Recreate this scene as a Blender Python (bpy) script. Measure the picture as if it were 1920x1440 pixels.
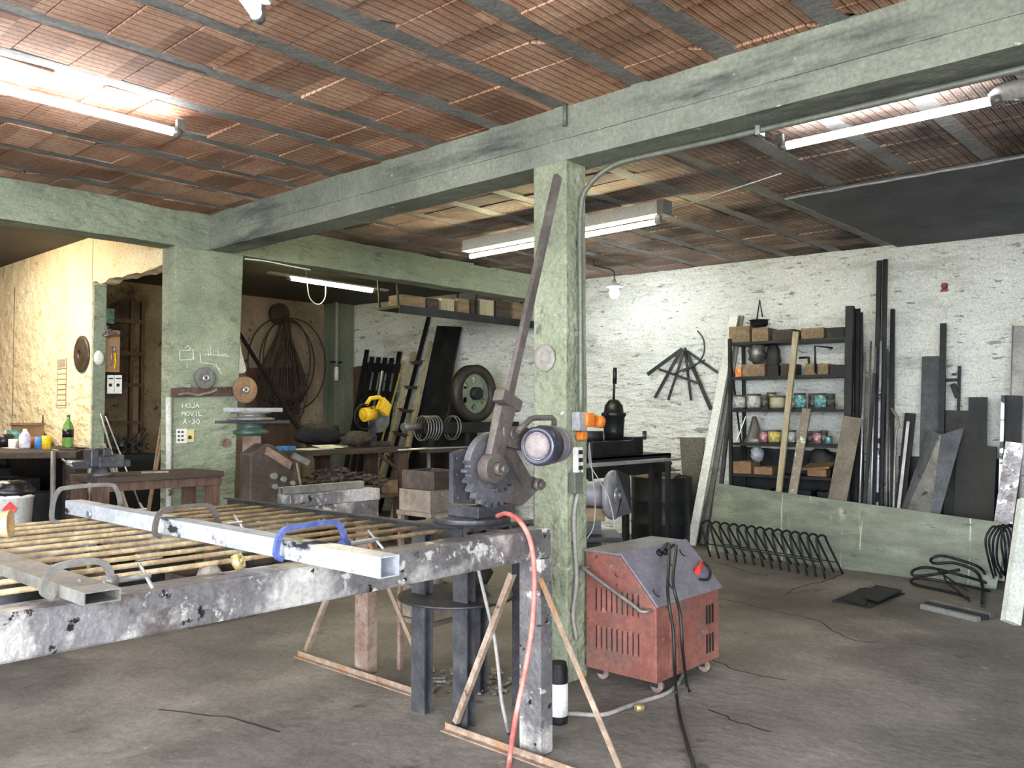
import bpy, bmesh, math, random
from mathutils import Vector, Matrix
for o in list(bpy.data.objects): bpy.data.objects.remove(o)
SC = bpy.context.scene
COL = SC.collection
V = Vector
rnd = random.Random(7)

# ---------------------------------------------------------------- camera
CAMZ = 1.55
FPX = 1600.0                      # focal length in pixels of the 1920x1440 frame
YAW = math.radians(42.0)          # view direction measured from +x
PITCH = math.atan(55/1600)
FH = V((math.cos(YAW), math.sin(YAW), 0)); RT = V((math.sin(YAW), -math.cos(YAW), 0))
FC = FH*math.cos(PITCH)+V((0, 0, math.sin(PITCH))); UC = -FH*math.sin(PITCH)+V((0, 0, math.cos(PITCH)))
cam = bpy.data.cameras.new('camera'); cam.sensor_width = 36; cam.lens = 36*FPX/1920
cam.clip_start = .05; cam.clip_end = 200
camo = bpy.data.objects.new('camera', cam); COL.objects.link(camo)
camo.location = (0, 0, CAMZ); camo.rotation_euler = (math.pi/2+PITCH, 0, YAW-math.pi/2)
SC.camera = camo

# ---------------------------------------------------------------- world, exposure
SC.view_settings.view_transform = 'Standard'; SC.view_settings.look = 'None'
SC.view_settings.gamma = 1; SC.view_settings.use_curve_mapping = False
SC.view_settings.exposure = 2.0
w = bpy.data.worlds.new('world'); SC.world = w; w.use_nodes = True
bgn = w.node_tree.nodes['Background']; bgn.inputs[0].default_value = (.89, .945, 1.0, 1); bgn.inputs[1].default_value = 5.3
SC.cycles.max_bounces = 8; SC.cycles.diffuse_bounces = 5; SC.cycles.glossy_bounces = 3
SC.cycles.sample_clamp_indirect = 6

def area_light(name, loc, rot, sx, sy, power, color, portal=False):
    l = bpy.data.lights.new(name, 'AREA'); l.shape = 'RECTANGLE'; l.size = sx; l.size_y = sy
    l.energy = power; l.color = color
    if portal: l.cycles.is_portal = True
    o = bpy.data.objects.new(name, l); COL.objects.link(o); o.location = loc; o.rotation_euler = rot
    return o
# daylight enters by the two wide gate openings behind the photographer
area_light('gate_portal_south', (-1.2, -3.45, 1.6), (math.radians(90), 0, 0), 3.6, 3.1, 1, (1, 1, 1), True)
area_light('gate_portal_west', (-2.95, .6, 1.6), (0, math.radians(-90), 0), 3.1, 7.0, 1, (1, 1, 1), True)

# ---------------------------------------------------------------- projection helpers (photo pixel -> point at a real depth or plane)
def ray(u, v):
    return FC+RT*((u-960)/FPX)+UC*((720-v)/FPX)
EYE = V((0, 0, CAMZ))
def D(u, v, d):
    r = ray(u, v); return EYE+r*(d/r.dot(FH))
def Z(u, v, z=0.0):
    r = ray(u, v); return EYE+r*((z-CAMZ)/r.z)
def PX(u, v, x):
    r = ray(u, v); return EYE+r*(x/r.x)
def PY(u, v, y):
    r = ray(u, v); return EYE+r*(y/r.y)
WD = V((.42, -4.99, 0)).normalized()       # direction of the right wall, coming towards the camera
WN = V((-WD.y*-1, WD.x*-1, 0)); WN = V((-4.99, -.42, 0)).normalized()   # its normal into the room
W0 = V((9.16, 6.86, 0))
def PW(u, v, off=0.0):                     # on the plane `off` metres in front of the right wall
    r = ray(u, v); p0 = W0+WN*off
    return EYE+r*((p0-EYE).dot(WN)/r.dot(WN))
def wx(y, off=0.0): return 9.16-(y-6.86)*.42/4.99-off

# ---------------------------------------------------------------- mesh builder
def frame(ax, up=None):
    ax = V(ax).normalized()
    up = V(up) if up is not None else V((0, 0, 1))
    if abs(ax.dot(up.normalized())) > .98: up = V((1, 0, 0)) if abs(ax.x) < .9 else V((0, 1, 0))
    s = ax.cross(up).normalized(); t = s.cross(ax).normalized()
    return ax, s, t
class MB:
    def __init__(self): self.v = []; self.f = []; self.s = []
    def add(self, vs, fs, smooth=False):
        n = len(self.v); self.v += [V(p) for p in vs]
        self.f += [tuple(i+n for i in f) for f in fs]; self.s += [smooth]*len(fs); return self
    def hexa(self, p):
        return self.add(p, [(0, 3, 2, 1), (4, 5, 6, 7), (0, 1, 5, 4), (1, 2, 6, 5), (2, 3, 7, 6), (3, 0, 4, 7)])
    def ab(self, a, b):
        x0, y0, z0 = a; x1, y1, z1 = b
        return self.hexa([(x0, y0, z0), (x1, y0, z0), (x1, y1, z0), (x0, y1, z0), (x0, y0, z1), (x1, y0, z1), (x1, y1, z1), (x0, y1, z1)])
    def box(self, c, s, rz=0.0, R=None):
        R = R or Matrix.Rotation(rz, 3, 'Z'); c = V(c); hx, hy, hz = s[0]/2, s[1]/2, s[2]/2
        return self.hexa([c+R @ V(q) for q in ((-hx, -hy, -hz), (hx, -hy, -hz), (hx, hy, -hz), (-hx, hy, -hz), (-hx, -hy, hz), (hx, -hy, hz), (hx, hy, hz), (-hx, hy, hz))])
    def bar(self, a, b, w, h, up=None):
        a, b = V(a), V(b); ax, s, t = frame(b-a, up); s = s*w/2; t = t*h/2
        return self.hexa([a-s-t, a+s-t, b+s-t, b-s-t, a-s+t, a+s+t, b+s+t, b-s+t])
    def hollow(self, a, b, w, h, th, up=None):
        a, b = V(a), V(b); ax, s, t = frame(b-a, up)
        o = [(-1, -1), (1, -1), (1, 1), (-1, 1)]
        vs = []
        for p in (a, b):
            for k in (0, th):
                vs += [p+s*(i*(w/2-k))+t*(j*(h/2-k)) for i, j in o]
        fs = []
        for i in range(4):
            j = (i+1) % 4
            fs += [(i, j, 8+j, 8+i), (4+j, 4+i, 12+i, 12+j), (j, i, 4+i, 4+j), (8+i, 8+j, 12+j, 12+i)]
        return self.add(vs, fs)
    def angle(self, a, b, w, th, up=None, flip=1):
        a, b = V(a), V(b); ax, s, t = frame(b-a, up); s = s*flip
        self.bar2(a, b, s, t, (0, 0), (w, th)); self.bar2(a, b, s, t, (0, th), (th, w)); return self
    def bar2(self, a, b, s, t, lo, hi):
        q = [(lo[0], lo[1]), (hi[0], lo[1]), (hi[0], hi[1]), (lo[0], hi[1])]
        return self.hexa([a+s*i+t*j for i, j in q]+[b+s*i+t*j for i, j in q])
    def prof(self, a, b, poly, up=None):           # extrude a closed 2D outline (side, up) from a to b
        a, b = V(a), V(b); ax, s, t = frame(b-a, up); n = len(poly)
        vs = [a+s*i+t*j for i, j in poly]+[b+s*i+t*j for i, j in poly]
        fs = [(i, (i+1) % n, n+(i+1) % n, n+i) for i in range(n)]+[tuple(range(n))[::-1], tuple(range(n, 2*n))]
        return self.add(vs, fs)
    def prism(self, poly, off):
        off = V(off); n = len(poly); vs = [V(p) for p in poly]; vs += [p+off for p in vs]
        fs = [(i, (i+1) % n, n+(i+1) % n, n+i) for i in range(n)]+[tuple(range(n))[::-1], tuple(range(n, 2*n))]
        return self.add(vs, fs)
    def cyl(self, a, b, r, r1=None, n=16, caps=True):
        a, b = V(a), V(b); r1 = r if r1 is None else r1; ax, s, t = frame(b-a)
        cs = [(math.cos(2*math.pi*i/n), math.sin(2*math.pi*i/n)) for i in range(n)]
        vs = [a+(s*c+t*d)*r for c, d in cs]+[b+(s*c+t*d)*r1 for c, d in cs]
        self.add(vs, [(i, (i+1) % n, n+(i+1) % n, n+i) for i in range(n)], True)
        if caps: self.add(vs, [tuple(range(n))[::-1], tuple(range(n, 2*n))])
        return self
    def lathe(self, prof, o, ax=(0, 0, 1), n=20, closed=False):
        o = V(o); ax, s, t = frame(ax); vs = []; fs = []; m = len(prof)
        for r, h in prof:
            vs += [o+ax*h+(s*math.cos(2*math.pi*i/n)+t*math.sin(2*math.pi*i/n))*max(r, 1e-4) for i in range(n)]
        for k in range(m if closed else m-1):
            k2 = (k+1) % m
            fs += [(k*n+i, k*n+(i+1) % n, k2*n+(i+1) % n, k2*n+i) for i in range(n)]
        self.add(vs, fs, True)
        if not closed:
            self.add(vs[:n], [tuple(range(n))[::-1]]); self.add(vs[-n:], [tuple(range(n))])
        return self
    def tube(self, pts, r, n=7, closed=False, rs=None):
        pts = [V(p) for p in pts]; m = len(pts); vs = []; fs = []; prev = None
        for k, p in enumerate(pts):
            a = pts[k-1] if (k > 0 or closed) else p; b = pts[(k+1) % m] if (k < m-1 or closed) else p
            ax = (b-a).normalized() if (b-a).length > 1e-9 else V((0, 0, 1))
            if prev is None: _, s, t = frame(ax)
            else:
                s = prev-ax*prev.dot(ax)
                s = s.normalized() if s.length > 1e-6 else frame(ax)[1]
            t = s.cross(ax).normalized(); prev = s
            rr = rs[k] if rs else r
            vs += [p+(s*math.cos(2*math.pi*i/n)+t*math.sin(2*math.pi*i/n))*rr for i in range(n)]
        for k in range(m if closed else m-1):
            k2 = (k+1) % m
            fs += [(k*n+(i+1) % n, k*n+i, k2*n+i, k2*n+(i+1) % n) for i in range(n)]
        self.add(vs, fs, True)
        if not closed:
            self.add(vs[:n], [tuple(range(n))]); self.add(vs[-n:], [tuple(range(n))[::-1]])
        return self
    def rib(self, pts, w, h, up=None):             # flat bar following a path: w across `up`, h along it
        pts = [V(p) for p in pts]; m = len(pts); vs = []; fs = []
        for k, p in enumerate(pts):
            ax, s, t = frame(pts[min(k+1, m-1)]-pts[max(k-1, 0)], up)
            vs += [p-s*w/2-t*h/2, p+s*w/2-t*h/2, p+s*w/2+t*h/2, p-s*w/2+t*h/2]
        for k in range(m-1):
            fs += [(k*4+i, k*4+(i+1) % 4, k*4+4+(i+1) % 4, k*4+4+i) for i in range(4)]
        fs += [(3, 2, 1, 0), tuple(4*(m-1)+i for i in range(4))]
        return self.add(vs, fs)
    def blob(self, c, r, jit=.15, seed=1, n=10, m=7):
        rr = random.Random(seed); c = V(c); r = V(r) if hasattr(r, '__len__') else V((r, r, r)); vs = []; fs = []
        for j in range(m+1):
            th = math.pi*j/m
            for i in range(n):
                ph = 2*math.pi*i/n; k = 1+rr.uniform(-jit, jit)
                if j in (0, m): k = 1
                vs.append(c+V((r.x*math.sin(th)*math.cos(ph)*k, r.y*math.sin(th)*math.sin(ph)*k, r.z*math.cos(th)*k)))
        for j in range(m):
            fs += [(j*n+i, (j+1)*n+i, (j+1)*n+(i+1) % n, j*n+(i+1) % n) for i in range(n)]
        return self.add(vs, fs, True)
def arc(c, r, a0, a1, n, s, t):                    # points on an arc in the plane of unit vectors s, t
    c, s, t = V(c), V(s), V(t)
    return [c+s*r*math.cos(math.radians(a0+(a1-a0)*k/n))+t*r*math.sin(math.radians(a0+(a1-a0)*k/n)) for k in range(n+1)]
def spline(pts, k=6):                              # Catmull-Rom through points
    pts = [V(p) for p in pts]; P = [pts[0]*2-pts[1]]+pts+[pts[-1]*2-pts[-2]]; out = []
    for i in range(1, len(P)-2):
        for j in range(k):
            t = j/k; a, b, c, d = P[i-1:i+3]
            out.append(.5*((2*b)+(c-a)*t+(2*a-5*b+4*c-d)*t*t+(3*b-a-3*c+d)*t**3))
    return out+[pts[-1]]

WL = {}
def link(name, mb, m, parent=None, base=None, bevel=0, smooth=None):
    me = bpy.data.meshes.new(name)
    base = WL[parent.name] if (parent is not None and base is None) else (base if base is not None else V((0, 0, 0)))
    me.from_pydata([p-base for p in mb.v], [], mb.f); me.materials.append(m)
    me.polygons.foreach_set('use_smooth', mb.s)
    bm = bmesh.new(); bm.from_mesh(me); bmesh.ops.remove_doubles(bm, verts=bm.verts, dist=1e-6)
    bmesh.ops.recalc_face_normals(bm, faces=bm.faces); bm.to_mesh(me); bm.free(); me.update()
    o = bpy.data.objects.new(name, me); COL.objects.link(o)
    if parent is not None:
        o.parent = parent; o.location = base-WL[parent.name]
    else: o.location = base
    WL[o.name] = base.copy()
    if bevel:
        b = o.modifiers.new('bevel', 'BEVEL'); b.width = bevel; b.segments = 2; b.limit_method = 'ANGLE'; b.angle_limit = .6
    return o
def basept(mbs):
    xs = [p for mb in mbs for p in mb.v]
    lo = [min(p[i] for p in xs) for i in range(3)]; hi = [max(p[i] for p in xs) for i in range(3)]
    return V(((lo[0]+hi[0])/2, (lo[1]+hi[1])/2, lo[2]))
def tag(o, label, cat, group=None, kind=None):
    o['label'] = label; o['category'] = cat
    if group: o['group'] = group
    if kind: o['kind'] = kind
    return o
def S(name, label, cat, mb, m, group=None, bevel=0, kind=None):          # a thing that is one mesh
    return tag(link(name, mb, m, None, basept([mb]), bevel), label, cat, group, kind)
def T(name, label, cat, parts, group=None):                               # a thing with parts: (name, mb, mat[, options])
    mbs = [p[1] for p in parts]
    r = bpy.data.objects.new(name, None); COL.objects.link(r); b = basept(mbs)
    r.location = b; r.empty_display_size = .1; WL[r.name] = b
    tag(r, label, cat, group)
    def put(parts, par):
        for p in parts:
            op = p[3] if len(p) > 3 else {}
            o = link(p[0], p[1], p[2], par, None, op.get('bevel', 0))
            if 'label' in op: o['label'] = op['label']
            if 'kind' in op: o['kind'] = op['kind']
            if 'subs' in op: put(op['subs'], o)
    put(parts, r)
    return r
def struct(name, mb, m, label=None, parent=None, bevel=0):
    o = link(name, mb, m, parent, None, bevel)
    if parent is None: o['kind'] = 'structure'
    if label: o['label'] = label
    return o
def copy_tree(o, parent=None):
    c = o.copy(); COL.objects.link(c)
    if parent is not None: c.parent = parent
    for ch in list(o.children): copy_tree(ch, c)
    return c

# ---------------------------------------------------------------- materials
def lin(h):
    h = h.lstrip('#'); out = []
    for i in (0, 2, 4):
        c = int(h[i:i+2], 16)/255; out.append(c/12.92 if c <= .04045 else ((c+.055)/1.055)**2.4)
    return tuple(out)+(1,)
MATS = {}
def M(name, cols, scale=6, rough=.7, metal=0, bump=0, bscale=30, stretch=(1, 1, 1), spots=None, detail=5, spec=.4, trans=0, bstretch=None, rot=0, bdist=.02, grit=.28, gscale=45):
    if name in MATS: return MATS[name]
    m = bpy.data.materials.new(name); m.use_nodes = True; nt = m.node_tree; N = nt.nodes; L = nt.links
    b = N['Principled BSDF']; b.inputs['Roughness'].default_value = rough; b.inputs['Metallic'].default_value = metal
    b.inputs['Specular IOR Level'].default_value = spec
    if trans: b.inputs['Transmission Weight'].default_value = trans
    tc = N.new('ShaderNodeTexCoord'); mp = N.new('ShaderNodeMapping'); mp.inputs['Scale'].default_value = stretch
    mp.inputs['Rotation'].default_value = (0, 0, rot)
    L.new(tc.outputs['Object'], mp.inputs[0])
    if isinstance(cols, str): cols = [cols]
    if len(cols) == 1: cols = [cols[0], cols[0]]
    nz = N.new('ShaderNodeTexNoise'); nz.inputs['Scale'].default_value = scale; nz.inputs['Detail'].default_value = detail; nz.inputs['Roughness'].default_value = .62
    L.new(mp.outputs[0], nz.inputs[0])
    cr = N.new('ShaderNodeValToRGB'); e = cr.color_ramp.elements
    while len(e) < len(cols): e.new(.5)
    for i, c in enumerate(cols):
        e[i].position = .3+.4*i/(len(cols)-1); e[i].color = lin(c)
    L.new(nz.outputs[0], cr.inputs[0]); col = cr.outputs[0]
    for sp in (spots or []):
        sc_, thr, soft, c = sp[:4]
        mp2 = N.new('ShaderNodeMapping'); mp2.inputs['Scale'].default_value = sp[4] if len(sp) > 4 else stretch
        mp2.inputs['Location'].default_value = (3.1*sc_, 1.7, 5.3); L.new(tc.outputs['Object'], mp2.inputs[0])
        n2 = N.new('ShaderNodeTexNoise'); n2.inputs['Scale'].default_value = sc_; n2.inputs['Detail'].default_value = 6; n2.inputs['Roughness'].default_value = .65
        L.new(mp2.outputs[0], n2.inputs[0])
        mr = N.new('ShaderNodeMapRange'); mr.inputs[1].default_value = thr; mr.inputs[2].default_value = thr+soft; L.new(n2.outputs[0], mr.inputs[0])
        mx = N.new('ShaderNodeMix'); mx.data_type = 'RGBA'; mx.inputs[7].default_value = lin(c)
        L.new(mr.outputs[0], mx.inputs[0]); L.new(col, mx.inputs[6]); col = mx.outputs[2]
    if grit:
        n4 = N.new('ShaderNodeTexNoise'); n4.inputs['Scale'].default_value = gscale; n4.inputs['Detail'].default_value = 4; n4.inputs['Roughness'].default_value = .7
        L.new(mp.outputs[0], n4.inputs[0]); r4 = N.new('ShaderNodeMapRange'); r4.inputs[1].default_value = .3; r4.inputs[2].default_value = .7; r4.inputs[3].default_value = 1-grit; r4.inputs[4].default_value = 1+grit*.6
        L.new(n4.outputs[0], r4.inputs[0]); v4 = N.new('ShaderNodeVectorMath'); v4.operation = 'SCALE'; L.new(col, v4.inputs[0]); L.new(r4.outputs[0], v4.inputs['Scale']); col = v4.outputs[0]
    L.new(col, b.inputs['Base Color'])
    if bump:
        mp3 = N.new('ShaderNodeMapping'); mp3.inputs['Scale'].default_value = bstretch or stretch; L.new(tc.outputs['Object'], mp3.inputs[0])
        n3 = N.new('ShaderNodeTexNoise'); n3.inputs['Scale'].default_value = bscale; n3.inputs['Detail'].default_value = 6
        L.new(mp3.outputs[0], n3.inputs[0]); bp = N.new('ShaderNodeBump'); bp.inputs['Strength'].default_value = bump; bp.inputs['Distance'].default_value = bdist
        L.new(n3.outputs[0], bp.inputs['Height']); L.new(bp.outputs[0], b.inputs['Normal'])
    MATS[name] = m; return m
def EM(name, c, s):
    m = bpy.data.materials.new(name); m.use_nodes = True; b = m.node_tree.nodes['Principled BSDF']
    b.inputs['Base Color'].default_value = (1, 1, 1, 1); b.inputs['Emission Color'].default_value = lin(c); b.inputs['Emission Strength'].default_value = s
    return m
def tile_material(name, cols, soot):
    m = M(name, cols, scale=2.2, rough=.85, spec=.2, spots=soot)
    nt = m.node_tree; N = nt.nodes; L = nt.links; b = N['Principled BSDF']
    tc = N.new('ShaderNodeTexCoord'); sx = N.new('ShaderNodeSeparateXYZ'); L.new(tc.outputs['Object'], sx.inputs[0])
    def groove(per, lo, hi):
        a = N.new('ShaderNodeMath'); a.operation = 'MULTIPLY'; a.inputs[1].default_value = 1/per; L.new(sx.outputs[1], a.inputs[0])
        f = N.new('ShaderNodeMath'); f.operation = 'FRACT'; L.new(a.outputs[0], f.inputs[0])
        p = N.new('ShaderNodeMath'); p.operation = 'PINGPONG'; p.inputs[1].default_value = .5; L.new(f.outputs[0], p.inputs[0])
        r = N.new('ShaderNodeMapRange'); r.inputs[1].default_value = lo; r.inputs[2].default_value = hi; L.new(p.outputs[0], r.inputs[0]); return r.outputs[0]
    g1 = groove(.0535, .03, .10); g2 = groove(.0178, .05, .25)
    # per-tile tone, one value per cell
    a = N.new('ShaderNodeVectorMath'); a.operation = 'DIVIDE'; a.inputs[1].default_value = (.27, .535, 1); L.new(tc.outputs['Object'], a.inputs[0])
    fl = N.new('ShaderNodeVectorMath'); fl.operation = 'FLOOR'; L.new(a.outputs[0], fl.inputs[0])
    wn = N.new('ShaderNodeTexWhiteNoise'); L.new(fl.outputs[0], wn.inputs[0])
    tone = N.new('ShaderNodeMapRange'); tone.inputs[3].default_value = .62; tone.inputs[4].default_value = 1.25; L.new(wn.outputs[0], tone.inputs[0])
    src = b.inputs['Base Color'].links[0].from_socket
    dk = N.new('ShaderNodeMapRange'); dk.inputs[3].default_value = .34; dk.inputs[4].default_value = 1; L.new(g1, dk.inputs[0])  # groove shade and a little dirt, both put into the tile colour
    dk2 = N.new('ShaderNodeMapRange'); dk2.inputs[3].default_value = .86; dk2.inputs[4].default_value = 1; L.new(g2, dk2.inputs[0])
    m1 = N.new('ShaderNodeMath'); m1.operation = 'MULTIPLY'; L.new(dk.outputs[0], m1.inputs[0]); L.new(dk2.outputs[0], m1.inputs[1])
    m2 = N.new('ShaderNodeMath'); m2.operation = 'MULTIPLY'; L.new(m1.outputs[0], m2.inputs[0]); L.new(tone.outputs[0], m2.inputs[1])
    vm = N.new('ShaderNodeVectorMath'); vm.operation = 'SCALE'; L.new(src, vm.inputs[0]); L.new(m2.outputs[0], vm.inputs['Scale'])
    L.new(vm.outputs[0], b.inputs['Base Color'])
    ad = N.new('ShaderNodeMath'); ad.operation = 'ADD'; L.new(g1, ad.inputs[0]); L.new(g2, ad.inputs[1])
    bp = N.new('ShaderNodeBump'); bp.inputs['Strength'].default_value = .6; bp.inputs['Distance'].default_value = .006
    L.new(ad.outputs[0], bp.inputs['Height']); L.new(bp.outputs[0], b.inputs['Normal'])
    return m
# ================================================================ the building
green = M('green_concrete', ['#6c7165', '#7f8477', '#8f9384'], scale=1.6, rough=.8, bump=.5, bscale=9, bdist=.03, spots=[(1.5, .51, .13, '#3e4140', (1, .3, 2.0)), (14, .66, .05, '#b9bda9'), (5, .67, .03, '#4d514a')])
green_rough = M('green_plaster', ['#79836f', '#8c957f', '#98a08a'], scale=2.0, rough=.85, bump=.9, bscale=4.5, bdist=.09, bstretch=(1, 1, 2.4), spots=[(3.5, .60, .08, '#6f7766', (1, 1, 2.4)), (18, .68, .04, '#c6cab8'), (2.2, .66, .1, '#5c6155')])
white_wall = M('white_plaster', ['#cfd2ca', '#dcdfd8', '#e6e8e2'], scale=1.4, rough=.9, bump=1.0, bscale=6, bdist=.09, bstretch=(1, .6, 2.2), spots=[(1.1, .54, .14, '#b0b0a9', (1, .6, 2.2)), (4.2, .62, .05, '#96958e', (1, .7, 3.2)), (9, .62, .04, '#86857e', (1, .7, 2.6)), (20, .63, .04, '#8f8e87', (1, .6, 2)), (.75, .66, .10, '#c8b99f', (1, 1, 1))])
back_mat = M('brown_stained_plaster', ['#6b5c4f', '#857464', '#9c8d7e'], scale=1.1, rough=.95, bump=.9, bscale=5, bdist=.08, spots=[(.7, .58, .1, '#4a3a31'), (6, .62, .05, '#453a32')])
yellow = M('cream_plaster', ['#dcc79f', '#e9d7b1', '#efe2c4'], scale=1.3, rough=.9, bump=.9, bscale=6, bdist=.07, bstretch=(1, 1, 1.6), spots=[(4, .60, .06, '#cdb78e', (1, 1, 1.8)), (9, .66, .04, '#7c6c55'), (1.2, .62, .15, '#c6b697')])
plain_wall = M('dull_plaster', ['#8e8f88', '#a3a49c'], scale=1.5, rough=.9, bump=.4, bscale=5)
joist_mat = M('joist_concrete', ['#6f6e6b', '#82807c', '#918f8b'], scale=4, rough=.9, bump=.5, bscale=20)
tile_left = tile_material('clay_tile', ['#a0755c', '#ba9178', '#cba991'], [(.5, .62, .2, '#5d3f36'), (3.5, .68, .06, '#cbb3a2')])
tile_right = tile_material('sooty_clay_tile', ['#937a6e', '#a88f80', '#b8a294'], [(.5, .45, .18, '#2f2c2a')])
gap_mat = M('dark_slab', ['#2a2523', '#3a322e'], scale=4)

# floor: worn concrete with oil-dark traffic areas
fl = M('worn_concrete', ['#615d59', '#76726d', '#908b85'], scale=1.1, rough=.72, bump=.4, bscale=14, bdist=.02, spec=.35, gscale=30, grit=.25,
       spots=[(.42, .50, .2, '#4a4641'), (2.6, .64, .08, '#4a4642'), (7, .68, .05, '#94918b'), (38, .70, .04, '#2f2d2b')])
mb = MB().ab((-3, -3.5, -.1), (9.95, 11.9, 0))
struct('floor', mb, fl, 'worn grey concrete floor, darker towards the back')
# cracks in the floor: thin dark grooves filled with dirt
crack = M('crack_dirt', ['#211f1d', '#2b2825'])
for pts in ([(1310, 1118), (1380, 1128), (1450, 1146), (1530, 1163), (1585, 1195), (1640, 1206)], [(1470, 1115), (1500, 1100), (1545, 1090), (1580, 1075)],
            [(1330, 1235), (1400, 1262), (1470, 1275)], [(1300, 1050), (1360, 1058), (1400, 1072), (1440, 1080)], [(1330, 1330), (1400, 1360), (1440, 1372)], [(300, 1330), (420, 1345), (520, 1372)]):
    P = spline([Z(u, v, .0) for u, v in pts], 5); q = MB(); rr = random.Random(len(pts))
    P = [p+V((rr.uniform(-.015, .015), rr.uniform(-.015, .015), 0)) for p in P]
    q.rib(P, .012, .003); o = struct('floor_crack', q, crack, 'thin crack in the concrete floor')

# ceiling: clay hollow tiles between concrete joists
JY = [6.84-.535*k for k in range(0, 20)]
CZ = 3.35
def ceiling(name, x0, x1, y0, y1, mat, seed, lab):
    rr = random.Random(seed); t = MB(); ys = sorted([y for y in JY if y0-.3 < y < y1+.1])
    rows = [(a+.058, b-.058) for a, b in zip(ys, ys[1:])]
    if y1-ys[-1] > .12: rows.append((ys[-1]+.058, y1))
    if ys[0]-y0 > .12: rows.append((y0, ys[0]-.058))
    for a, b in rows:
        x = x0+rr.uniform(-.2, 0)
        while x < x1:
            xa, xb = max(x, x0)+.0035, min(x+.27, x1)-.0035; x += .27
            if xb-xa < .02: continue
            z = CZ+rr.uniform(-.004, .006); z1 = CZ+.07; ch = rr.random()
            poly = [(xa, a), (xb, a), (xb, b), (xa, b)]
            if ch < .18:
                k = rr.uniform(.05, .12); w_ = rr.uniform(.035, .075)
                poly = [(xa, a), (xb, a), (xb, b-w_), (xb-k, b-w_*.4), (xb-k*1.1, b), (xa, b)]
            elif ch < .34:
                k = rr.uniform(.05, .12); w_ = rr.uniform(.035, .075)
                poly = [(xa+k, a), (xb, a), (xb, b), (xa, b), (xa, a+w_), (xa+k*.6, a+w_*.5)]
            tx, ty = rr.uniform(-.008, .008), rr.uniform(-.006, .006)
            t.prism([(px, py, z+tx*(px-xa)/.27+ty*(py-a)/.4) for px, py in poly], (0, 0, .06))
    o = struct(name, t, mat, lab)
    j = MB()
    for y in ys:
        jj = MB(); n = 14; pts = [V((x0+(x1-x0)*i/n, y+rr.uniform(-.006, .006), CZ+.046+rr.uniform(-.003, .003))) for i in range(n+1)]
        jj.rib(pts, .125, .085)
        struct('joist', jj, joist_mat, 'grey concrete ceiling joist', o)
    return o
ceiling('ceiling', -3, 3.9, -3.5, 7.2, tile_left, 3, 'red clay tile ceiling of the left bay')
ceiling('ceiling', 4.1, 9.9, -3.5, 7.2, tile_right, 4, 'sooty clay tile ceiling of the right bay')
struct('ceiling', MB().ab((-3, -3.5, CZ+.09), (9.95, 11.9, CZ+.2)), gap_mat, 'dark slab above the ceiling tiles')
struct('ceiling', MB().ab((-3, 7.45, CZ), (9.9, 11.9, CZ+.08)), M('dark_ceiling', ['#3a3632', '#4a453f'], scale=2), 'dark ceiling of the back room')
# plastered repair in the right bay
pm = M('grey_patch', ['#4b4d50', '#585a5d', '#646669'], scale=2.5, rough=.9, bump=.4, bscale=12)
q = MB().ab((6.72, -3.5, CZ-.028), (9.8, 3.0, CZ-.003)); struct('ceiling_patch', q, pm, 'dark plastered patch of ceiling by the right wall')
rr = random.Random(5); lip = M('pale_mortar', ['#a9a7a2', '#8d8b87'], scale=12, rough=.9)
q = MB(); q.rib([V((6.71+rr.uniform(-.012, .012), -1+4.0*i/30, CZ-.03)) for i in range(31)], .018, .012)
q.rib([V((6.72+2.6*i/24, 3.0+rr.uniform(-.012, .012), CZ-.025)) for i in range(25)], .012, .01); struct('trim_5', q, lip, 'pale mortar line edging the ceiling patch')

def slab_noise(mb): return mb
# beams and pillars
rr = random.Random(11)
q = MB()
n = 40
pts = [V((4.0+rr.uniform(-.003, .003), -3.5+10.7*i/n, 3.195+rr.uniform(-.003, .003))) for i in range(n+1)]
q.rib(pts, .24, .33)
q.ab((3.872, -3.5, 3.155), (3.88, 7.2, 3.165))
struct('trim_1', q, green, 'long green painted concrete beam crossing the room')
q = MB(); pts = [V((-3+12.4*i/40, 7.325, 3.195+rr.uniform(-.004, .004))) for i in range(41)]
q.rib(pts, .25, .33); struct('trim_2', q, green_rough, 'green painted beam across the back of the room')
PB = V((3.88, 3.07, 0))
q = MB(); n = 12
for i in range(n):
    z0, z1 = 3.04*i/n, 3.04*(i+1)/n
    f = lambda z: .012*math.sin(z*3.1)+.008*math.sin(z*7)
    a0, a1 = f(z0)*.3, f(z1)*.3
    q.hexa([(3.88+a0, 3.07, z0), (4.075, 3.07+a0, z0), (4.075, 3.32, z0), (3.88, 3.32, z0), (3.88+a1, 3.07, z1), (4.075, 3.07+a1, z1), (4.075, 3.32, z1), (3.88, 3.32, z1)])
pil = struct('wall_pillar', q, M('pillar_concrete', ['#7d836f', '#90967f', '#a1a78f'], scale=2.2, rough=.85, bump=.9, bscale=14, bdist=.05,  spots=[(4, .64, .05, '#666a5e', (1, 1, .5)), (16, .66, .05, '#cfd3c2')]), 'green concrete pillar in the middle of the room', bevel=.008)
q = MB(); q.hexa([(3.58, 7.2, 0), (4.15, 7.2, 0), (4.15, 7.45, 0), (3.58, 7.45, 0), (3.565, 7.2, 3.04), (4.235, 7.2, 3.04), (4.235, 7.45, 3.04), (3.565, 7.45, 3.04)])
struct('wall_pier', q, green_rough, 'broad green plastered pier with chalk sketches', bevel=.015)
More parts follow.
